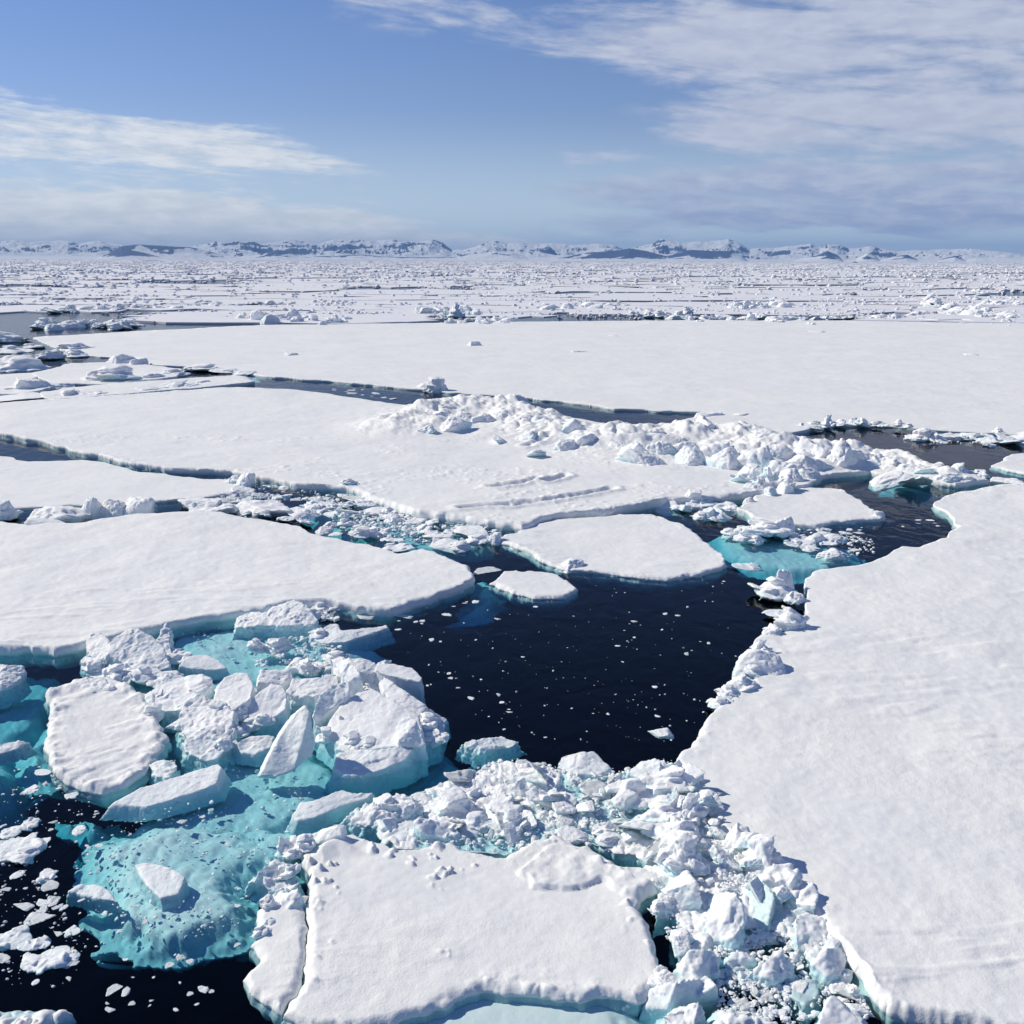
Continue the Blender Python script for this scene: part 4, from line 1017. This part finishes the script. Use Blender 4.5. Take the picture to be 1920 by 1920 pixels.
along([RUB, BLK], [(1500,1700),(1540,1750),(1580,1790),(1600,1850)], 7, (26, 50), (8, 8), z=(0, .2), name='rubble_heap', cat='ice rubble', group='heaps low on the rim of the right floe',
      label='small crumbly heap against the low part of the right floe rim')
along([RUB], [(490,1770),(500,1720),(530,1660),(545,1610),(580,1575)], 10, (40, 70), (8, 8), z=(0, .25), name='rubble_heap', cat='ice rubble', group='heaps on the left rim of the foreground floe',
      label='crumbly knob on the left rim of the foreground floe')
# gaps inside the pile
for k, (u, v) in enumerate([(285,1345),(340,1360),(375,1375),(405,1345),(425,1300),(450,1345),(495,1352),(520,1330),(445,1378),(545,1262),(575,1258),(700,1330),(735,1372),(660,1392),(690,1400),(800,1360),(812,1382),(770,1405),(616,1296),(645,1300),(230,1230),(175,1250),(270,1268),(310,1275),(335,1290),(205,1295),(720,1258),(590,1290),(320,1320),(300,1312),(360,1345),(385,1330),(300,1240),(220,1262),(250,1270),(560,1292),(690,1290),(668,1270),(640,1370),(610,1386),(718,1308),(760,1350),(420,1400),(455,1300),(470,1360),(330,1235),(600,1190),(570,1150),(585,1160),(600,1140),(520,1216),(480,1215),(610,1250),(560,1250),(630,1235)]):
    put(RS.choice(RUB), u, v, RS.uniform(42, 72), RS.uniform(0, .25), tilt=.12, sz=RS.uniform(.6, 1.2), name='rubble_heap', cat='ice rubble', group='crumbs between the blocks of the pile',
        label='crumbly knob between the larger blocks of the tumbled pile')

# mid-distance brash
scatter([RUB, FLATS, SLB], [(560,950),(640,935),(760,965),(860,980),(940,990),(920,1015),(850,1030),(780,1018),(690,1012),(600,985)], 44, (28, 80), z=(-.05, .1), sz=(.4, .9), name='brash_block', cat='ice block', group='brash in the channel left of the rounded floe',
        label='white brash piece jammed in the channel left of the rounded floe')
scatter([SLB, CAKE, FLATS], [(440,900),(560,915),(680,935),(720,950),(620,955),(560,940),(400,945),(340,942)], 40, (16, 52), z=(-.03, .03), tilt=.06, name='brash_block', cat='ice block', group='brash below the long ice wall',
        label='pale brash piece afloat in dark water below the long ice wall')
for (u, v, w) in [(380,945,90),(400,960,70),(500,955,110),(560,962,60)]:
    put(RS.choice(SLB), u, v, w, .1, tilt=.05, name='brash_block', cat='ice block', group='large plates behind the left floe', label='large plate jammed behind the back edge of the left floe')
along([RUB, FLATS], [(330,970),(420,955),(500,965),(560,978),(640,1003),(700,1020),(760,1030)], 12, (30, 60), (8, 3), z=(0, .2), sz=(.4, .8), name='rubble_heap', cat='ice rubble', group='low heaps on the back edge of the left floe',
      label='low crumbly heap on the back edge of the left floe')
scatter([RUB, HUM, FLATS], [(1340,992),(1400,985),(1470,992),(1560,1008),(1610,1028),(1590,1050),(1540,1040),(1470,1010),(1400,1020)], 16, (34, 70), z=(-.02, .08), tilt=.1, sz=(.4, .8), name='brash_block', cat='ice block', group='white cover of the turquoise tongue', label='white snow-capped hump on the turquoise ice tongue')
scatter([FLATS, CAKE, RUB], [(1470,985),(1560,990),(1640,1010),(1640,1035),(1560,1045),(1500,1030)], 26, (14, 44), z=(-.03, .02), tilt=.05, sz=(.4, .8), name='brash_block', cat='ice block', group='brash on the turquoise tongue',
        label='slushy cake drifting at the east end of the turquoise ice tongue')
along([FLATS, SLB, RUB], [(1250,950),(1330,945),(1370,960),(1300,975)], 12, (34, 80), (12, 5), z=(0, .1), sz=(.5, 1), name='brash_block', cat='ice block', group='cakes west of the trapezoid floe',
      label='white cake jammed between the middle floe and trapezoid floe')
along([RUB, FLATS], [(1480,806),(1540,797),(1620,793),(1700,800)], 20, (18, 40), (8, 2), z=(.1, .4), sz=(.5, 1.2), name='rubble_heap', cat='ice rubble', group='small heaps on the far shore of the grey pool',
      label='small white heap on the far shore of the grey pool')
along([SLB, FLATS, RUB], [(1720,822),(1780,818),(1850,826),(1930,824)], 22, (24, 70), (10, 6), z=(0, .15), sz=(.5, 1), name='brash_block', cat='ice block', group='broken cakes east of the grey pool',
      label='broken cake in the jumble along the east side of the grey pool')
for (u, v, w, lab) in [(1330,780,70,'low hump on the spit between the two far pools'), (1890,905,60,'pale cake in the channel above the right floe')]:
    put(RS.choice(SLB), u, v, w, .15, tilt=.03, name='ice_block', cat='ice block', label=lab)
scatter([CAKE, FLATS], [(610,722),(740,736),(760,752),(700,745),(620,735)], 14, (8, 22), z=(0, .02), tilt=.03, sz=(.3, .5), name='brash_piece', cat='ice piece', group='specks in the narrow blue lead',
        label='small pale piece drifting in the narrow blue lead')

# left jumble behind the middle floe
for (u, v, w, s, fam) in [(30,692,110,.5,RUB),(-30,688,80,.6,RUB),(95,672,60,.6,RUB),(140,668,60,.5,RUB),(230,682,52,.8,HUM),(262,685,30,1.1,HUM),(215,712,120,.45,RUB),(180,716,70,.4,RUB),(325,703,60,.5,RUB),(290,710,60,.4,RUB),
        (60,728,60,1.0,BLK),(90,724,80,.3,BLK),(130,744,80,.4,RUB),(180,742,60,.3,RUB),(270,735,80,.25,RUB),(330,728,80,.25,RUB),(380,720,60,.3,RUB),(20,660,70,.4,RUB),(55,652,60,.3,RUB),(10,640,80,.4,RUB),(140,655,70,.3,RUB),
        (380,693,90,.25,RUB),(430,697,70,.25,RUB),(460,702,60,.25,RUB),(250,676,60,.25,SLB),(100,705,120,.15,SLB),(200,698,140,.12,SLB),(10,745,120,.1,SLB),(300,722,140,.12,SLB),(420,712,120,.12,SLB)]:
    put(RS.choice(fam), u, v, w * 1.15, .05, tilt=.05, sz=s * 1.1, name='ice_block', cat='ice block', group='jumble behind the left end of the middle floe',
        label='snow-capped piece of the jumble behind the left end of the middle floe')
for (a, poly, lab) in [(4, [(1866,870),(1895,852),(1960,846),(2250,850),(2250,912),(1960,893),(1905,882)], 'snowy floe corner at the right edge above the right floe'), (0, [(-320,700),(0,702),(80,700),(60,712),(110,722),(40,738),(-320,750)], 'flat floe cut by the left edge, beside a small teal inlet'),
        (1, [(75,735),(180,722),(300,714),(420,704),(480,716),(400,725),(250,738),(110,748),(80,745)], 'long thin floe just behind the left end of the middle floe'),
        (2, [(60,700),(130,682),(250,678),(340,692),(330,706),(200,720),(100,718)], 'snowy floe under the jumbled pieces at left'),
        (3, [(1330,805),(1290,795),(1340,778),(1420,776),(1480,790),(1540,797),(1480,812),(1400,812)], 'snow spit between the two far pools')]:
    relief_floe('ice_floe', lab, poly, fb=.3, step=2.4, vstep=1.0, relief=1.0, seed=1400 + a * 9, edge=.25, lip=.2)

# ------------------------------------------------------------------ small pieces drifting in the dark pools
POOL = [(930,1125),(1090,1085),(1260,1092),(1360,1080),(1410,1140),(1420,1200),(1385,1285),(1320,1350),(1240,1400),(1100,1400),(980,1390),(850,1330),(800,1290),(760,1220),(740,1180),(850,1140)]
scatter([CAKE, FLATS, FLATS], POOL, 75, (2, 15), z=(-.01, .01), tilt=.03, sz=(.3, .8), name='brash_piece', cat='ice piece', group='specks drifting in the black pool',
        label='tiny white piece drifting in the large black pool')
POOL2 = [(0,1440),(60,1400),(110,1450),(200,1510),(130,1580),(115,1640),(130,1720),(170,1790),(120,1850),(0,1850)]
scatter([CAKE, CAKE, FLATS], POOL2, 65, (5, 38), z=(-.02, .0), tilt=.05, sz=(.25, .7), name='brash_piece', cat='ice piece', group='slushy bits in the black water at lower left',
        label='slushy grey-white bit floating in the black water at lower left')
scatter([CAKE, FLATS], [(130,1540),(420,1480),(560,1560),(470,1640),(430,1740),(170,1780),(140,1650)], 48, (4, 16), z=(-.02, .01), tilt=.05, sz=(.25, .6), name='brash_piece', cat='ice piece', group='bits above the turquoise shelf',
        label='little white bit floating above the broad turquoise shelf')
scatter([CAKE, FLATS], [(160,1790),(300,1790),(470,1760),(450,1850),(300,1920),(200,1900)], 22, (5, 22), z=(-.02, .0), tilt=.05, sz=(.25, .6), name='brash_piece', cat='ice piece', group='bits below the turquoise shelf',
        label='little white bit in the black water under the turquoise shelf')
scatter([CAKE, FLATS], [(1560,985),(1740,960),(1770,990),(1700,1020),(1620,1005)], 14, (5, 22), z=(-.01, .0), tilt=.03, sz=(.3, .6), name='brash_piece', cat='ice piece', group='specks by the trapezoid floe',
        label='tiny pale piece in the grey water right of the trapezoid floe')
scatter([CAKE, FLATS], [(640,1150),(720,1150),(860,1130),(920,1120),(900,1160),(760,1170)], 16, (6, 26), z=(-.01, .0), tilt=.03, sz=(.3, .6), name='brash_piece', cat='ice piece', group='specks under the rounded end of the left floe',
        label='tiny white piece below the rounded end of the left floe')
for (u, v, w) in [(30,1760,70),(60,1770,50),(95,1795,80),(70,1805,60),(130,1790,40),(40,1590,90),(20,1600,70),(88,1640,40),(20,1560,50),(55,1545,40),(60,1480,36)]:
    put(RS.choice(FLATS), u, v, w, -.02, tilt=.05, sz=.8, name='brash_piece', cat='ice piece', group='larger slush clumps at lower left', label='larger slush clump in the black water at lower left')

# fine crumbs between the blocks: nobody could count them
def crumbs(name, zones, label):
    PL = [planes(random.Random(3000 + i), 4 + i % 3, i % 2 == 0) for i in range(24)]
    VV, TT, off = [], [], 0
    D, T = ico(2)
    rs = np.random.RandomState(5)
    for (poly, n, w0, w1, z) in zones:
        pp = np.array(poly, float); got = 0
        while got < n:
            u = rs.uniform(pp[:, 0].min(), pp[:, 0].max(), n); v = rs.uniform(pp[:, 1].min(), pp[:, 1].max(), n)
            ok = sdf(u, v, poly) > 0
            # clumpy
            ok &= vn(np.stack([u, v * 2], -1) / 34.0, 3) + rs.uniform(-.7, .7, n) > -.1
            for uu, vv in zip(u[ok], v[ok]):
                if got >= n: break
                s = (w0 + (w1 - w0) * rs.rand() ** 3) * mpp(uu, vv) / 2
                c = P(uu, vv, z)
                V = convex(D, PL[rs.randint(len(PL))], 30) * np.array([s, s * rs.uniform(.5, 1), s * rs.uniform(.25, .7)])
                a_ = rs.uniform(0, 6.28); V = V @ np.array([[math.cos(a_), math.sin(a_), 0], [-math.sin(a_), math.cos(a_), rs.uniform(-.4, .4)], [0, rs.uniform(-.3, .3), 1]])
                VV.append(V + c + np.array([0, 0, rs.uniform(-.3, .3) * s])); TT.append(T + off); off += len(D); got += 1
    V = np.concatenate(VV)
    me = mk_mesh(name, V, np.concatenate(TT), np.full(len(V), .15), smooth=False)
    link(name, me, M_CRUMB, label, kind='stuff')
crumbs('brash_crumbs', [(BRASH, 1600, 2, 14, 0.05), (COLM, 500, 3, 14, .3), (LOWER, 1300, 2, 14, 0.0), ([(1230,1640),(1330,1660),(1500,1680),(1560,1780),(1480,1800),(1330,1790),(1250,1760)], 900, 3, 14, .05), (POOL2, 220, 1.5, 7, 0.0),
        ([(120,1540),(560,1480),(560,1560),(440,1750),(160,1780)], 260, 1.5, 7, 0.0), ([(150,1590),(300,1530),(560,1480),(600,1530),(480,1650),(470,1730),(300,1770),(180,1770)], 220, 2, 10, -.2), ([(330,1170),(560,1140),(640,1150),(640,1200),(460,1250),(330,1240)], 80, 2, 10, -.22), ([(380,1440),(620,1440),(640,1500),(420,1540)], 60, 2, 10, -.25),
        ([(560,950),(640,935),(940,990),(920,1015),(780,1018),(600,985)], 700, 3, 14, 0.02), ([(440,905),(560,915),(720,950),(560,940),(400,945)], 350, 2, 10, 0.0),
        ([(1480,985),(1640,1010),(1640,1035),(1560,1050),(1480,1030)], 260, 2, 10, 0.0), ([(470,1200),(640,1190),(640,1240),(480,1250)], 260, 2, 12, 0.0),
        ([(560,1135),(640,1138),(630,1165),(580,1160)], 160, 2, 14, .05), (POOL, 160, 1, 5, 0.0), ([(1700,815),(1930,815),(1930,832),(1730,830)], 220, 2, 9, .02)],
       'fine white ice crumbs and slush filling the gaps between floes and blocks')

# ------------------------------------------------------------------ far pack ice
def far_pack():
    rs = np.random.RandomState(21)
    mV, mF, off = [], [], 0
    near = []
    lump_pts = []
    y = 634.0
    fbt = np.array(F_BACK[:12], float)
    row = 0
    while y > 489.5:
        hgt = max(.9, (y - HOR) * rs.uniform(.07, .15))
        u = -300 + rs.uniform(-60, 0)
        while u < 2220:
            wd = (y - HOR) * rs.uniform(1.2, 6.5) + 14
            hor = HOR - (u + wd / 2 - 960) * -6.5 / 1920
            yy = y + (u + wd / 2 - 960) * 6.5 / 1920
            lim = np.interp(u + wd / 2, fbt[:, 0], fbt[:, 1])
            openw = yy > lim + 1 or (yy > 588 and u < 190) or (550 < yy < 566 and u > 1830)
            if rs.rand() > .018 and not openw:
                n = 26
                th = np.linspace(0, 2 * np.pi, n, endpoint=False)
                ca, sa = np.cos(th), np.sin(th)
                r = (np.abs(ca) ** 4 + np.abs(sa) ** 4) ** -.25
                r = r * (1 + .09 * rs.randn(n))
                gap = rs.uniform(1.0, 1.14)
                uu = u + wd / 2 + r * ca * wd / 2 * gap
                vv = yy - hgt / 2 - r * sa * hgt / 2 * gap + rs.randn() * hgt * .2 + rs.randn(n) * hgt * .11
                vv = np.maximum(vv, HOR + (uu - 960) * 6.5 / 1920 + 1.2)
                if yy > 596: vv = vv - max(0, (vv - np.interp(uu, fbt[:, 0], fbt[:, 1]) + .8).max())
                fb = rs.uniform(.2, .45)
                top = P(uu, vv, fb)
                bot = top.copy(); bot[:, 2] = -.3
                V = np.concatenate([top, bot])
                Fq = [(i, (i + 1) % n, n + (i + 1) % n, n + i)[::-1] for i in range(n)]
                if y > 548: near.append((V, n, Fq))
                else:
                    cen = top.mean(0); V = np.concatenate([V, cen[None]])
                    ft = [(2 * n, i, (i + 1) % n) for i in range(n)]
                    sq = []
                    for f in Fq: sq += [(f[0], f[1], f[2]), (f[0], f[2], f[3])]
                    mV.append(V); mF.append(np.array(ft + sq) + off); off += len(V)
                # rubble on the rims
                m = int(4 + wd / max(6, (y - HOR) * .5))
                k = rs.randint(0, n, m)
                for j in k: lump_pts.append((uu[j] + rs.randn() * 3, vv[j] + rs.randn() * hgt * .12))
            u += wd
        y -= hgt
        row += 1
    V = np.concatenate(mV)
    me = mk_mesh('pack_ice', V, np.concatenate(mF), np.zeros(len(V)), smooth=False)
    link('pack_ice', me, M_FAR, 'countless flat white floes packed together out to the horizon', kind='stuff')
    for V, n, Fq in near:
        c = V[:n].mean(0).copy(); c[2] = 0
        bm = bmesh.new(); vs = [bm.verts.new(p - c) for p in V]
        bm.faces.new(vs[:n])
        for f in Fq: bm.faces.new([vs[i] for i in f])
        bmesh.ops.recalc_face_normals(bm, faces=bm.faces[:])
        me = bpy.data.meshes.new('distant_floe'); bm.to_mesh(me); bm.free()
        add_ice(me, np.zeros(2 * n))
        o = link('distant_floe', me, M_FAR, 'flat white floe in the pack just beyond the widest smooth floe', 'ice floe', 'floes of the pack beyond the widest floe')
        o.location = c
    # rubble lumps: rims plus clustered ridges
    L = np.array(lump_pts)
    n2 = 17000
    t = rs.rand(n2) ** 1.25
    v2 = HOR + 2.0 + t * 114; u2 = rs.uniform(-280, 2200, n2); v2 = v2 + (u2 - 960) * 6.5 / 1920
    nn = vn(np.stack([u2 / 90.0, v2 / (1.2 + (v2 - HOR) * .09)], -1), 9)
    ok = (nn > .12 + .25 * sstep(v2, 500, 560)) & ~((v2 > 586) & (u2 < 190))
    L = np.concatenate([L, np.stack([u2, v2], -1)[ok]])
    VV, TT, off = [], [], 0
    D2, T2 = ico(2); D1, T1 = ico(1)
    for (u, v) in L:
        dep = v - HOR - (u - 960) * 6.5 / 1920
        if dep < 1.5 or v > 628 or (v > np.interp(u, fbt[:, 0], fbt[:, 1]) - 1) or (v > 588 and u < 190): continue
        D, T = (D2, T2) if dep > 22 else (D1, T1)
        m = mpp(u, v)
        w = min(rs.uniform(2.0, 9) * m, 9) / 2
        h = min(w * rs.uniform(.35, 1.0), 1.3 if dep > 40 else 1.9)
        Vv = D * (1 + .3 * rs.uniform(-1, 1, (len(D), 1))) * np.array([w, w * rs.uniform(.6, 1.3), h])
        VV.append(Vv + P(u, v, .3)); TT.append(T + off); off += len(D)
    V = np.concatenate(VV)
    me = mk_mesh('pack_rubble', V, np.concatenate(TT), np.zeros(len(V)), smooth=False)
    link('pack_rubble', me, M_FAR, 'countless small ridges and lumps strewn over the distant pack ice', kind='stuff')
far_pack()

HUMF = 'hummocks in the pack beyond the widest floe'
for (u0, v0, u1, v1, n, w0, w1, s0, s1, lab) in [
    (450,598,660,604,16,16,40,.7,1.6,'bluish pointed hummock in the row behind the widest floe, left of centre'),
    (70,612,250,608,16,22,50,.5,.9,'hummock along the shore of the open water at far left'),
    (200,613,260,616,4,40,60,.35,.6,'long low hummock just above the widest floe at far left'),
    (80,586,300,574,16,20,44,.4,.7,'hummock in the long ridge behind the far left water'),
    (320,574,560,570,16,14,34,.3,.7,'hummock of the low ridge in the left part of the pack'),
    (790,588,900,588,14,20,44,.7,1.3,'hummock of the tall heap above the centre of the widest floe'),
    (840,606,960,602,12,22,44,.4,.8,'hummock at the back rim of the widest floe, left of centre'),
    (1010,578,1180,574,14,16,40,.4,.8,'hummock beside the thin blue lead in the pack'),
    (1180,590,1300,592,10,16,36,.6,1.2,'hummock of the heap right of the thin blue lead'),
    (1260,598,1500,600,20,18,40,.4,.8,'hummock of the low ridge behind the widest floe, right of centre'),
    (1370,577,1480,572,14,16,36,.6,1.1,'hummock of the small heap in the right part of the pack'),
    (1500,600,1750,592,18,16,36,.3,.7,'hummock of the broken ridge right of centre behind the widest floe'),
    (1740,575,1900,600,34,20,48,.35,.8,'hummock of the broad white heap at the far right of the pack'),
    (1800,560,1920,572,10,20,40,.3,.6,'hummock by the blue water at the far right of the pack')]:
    for k in range(n):
        f = (k + RS.random()) / n
        put(RS.choice(HUM + RUB), u0 + (u1 - u0) * f, v0 + (v1 - v0) * f + RS.gauss(0, 3), RS.uniform(w0, w1), .2, tilt=.15, sz=RS.uniform(s0, s1),
            name='hummock', cat='ice hummock', group=lab.replace('hummock', 'hummocks', 1), label=lab)

# small snow drifts on the widest floe
for (u, v, w) in [(1150,630,40),(1330,632,16),(1510,625,16),(1530,622,40),(1700,613,20),(1726,613,14),(1805,606,26),(1465,628,8),(1296,630,8),(1090,660,60),(1390,777,60),(1820,665,50),(640,770,40)]:
    put(RS.choice(HUM), u, v, w * .7, .24, tilt=.02, sz=.2, name='snow_drift', cat='snow drift', group='drifts on the smooth floes', label='faint low snow drift on the smooth surface of the widest floe')

# ------------------------------------------------------------------ distant ship
def ship():
    p = P(1603, 490.6 + 2.2, 0.0)
    d = float(np.hypot(p[0], p[1])); s = d / F * 9.5 / 60.0   # sixty-metre hull drawn 9.5 px long
    root = bpy.data.objects.new('ship', None); COL.objects.link(root)
    root.location = (p[0], p[1], 0); root.scale = (s, s, s)
    tag(root, 'tiny white ship with dark hull far off among the pack ice', 'ship')
    dark = plain('hull_paint', (.10, .13, .2)); white = plain('ship_white', (.75, .75, .72)); buff = plain('funnel_paint', (.5, .35, .2))
    def prism(name, prof, y0, y1, mat, z0=None):
        n = len(prof)
        V = [(x, y0, z) for x, z in prof] + [(x, y1, z) for x, z in prof]
        bm = bmesh.new(); vs = [bm.verts.new(v) for v in V]
        bm.faces.new(vs[:n]); bm.faces.new(vs[n:][::-1])
        for i in range(n): bm.faces.new((vs[i], vs[n + i], vs[n + (i + 1) % n], vs[(i + 1) % n]))
        bmesh.ops.recalc_face_normals(bm, faces=bm.faces[:])
        me = bpy.data.meshes.new(name); bm.to_mesh(me); bm.free()
        link(name, me, mat, parent=root)
    prism('hull', [(-29, -1), (27, -1), (32, 6), (22, 5.2), (-30, 5)], -5.5, 5.5, dark)
    prism('superstructure', [(-20, 5.05), (14, 5.05), (13, 9), (9, 9.2), (8, 13), (-8, 13), (-9, 9.5), (-20, 9)], -4.6, 4.6, white)
    prism('bridge', [(0, 13.05), (8.5, 13.05), (8, 16), (0.5, 16)], -4.9, 4.9, white)
    prism('funnel', [(-7, 13.05), (-3, 13.05), (-3.4, 18), (-7, 18)], -1.6, 1.6, buff)
    prism('mast', [(3, 16.05), (3.8, 16.05), (3.6, 24), (3.3, 24)], -.35, .35, white)
ship()
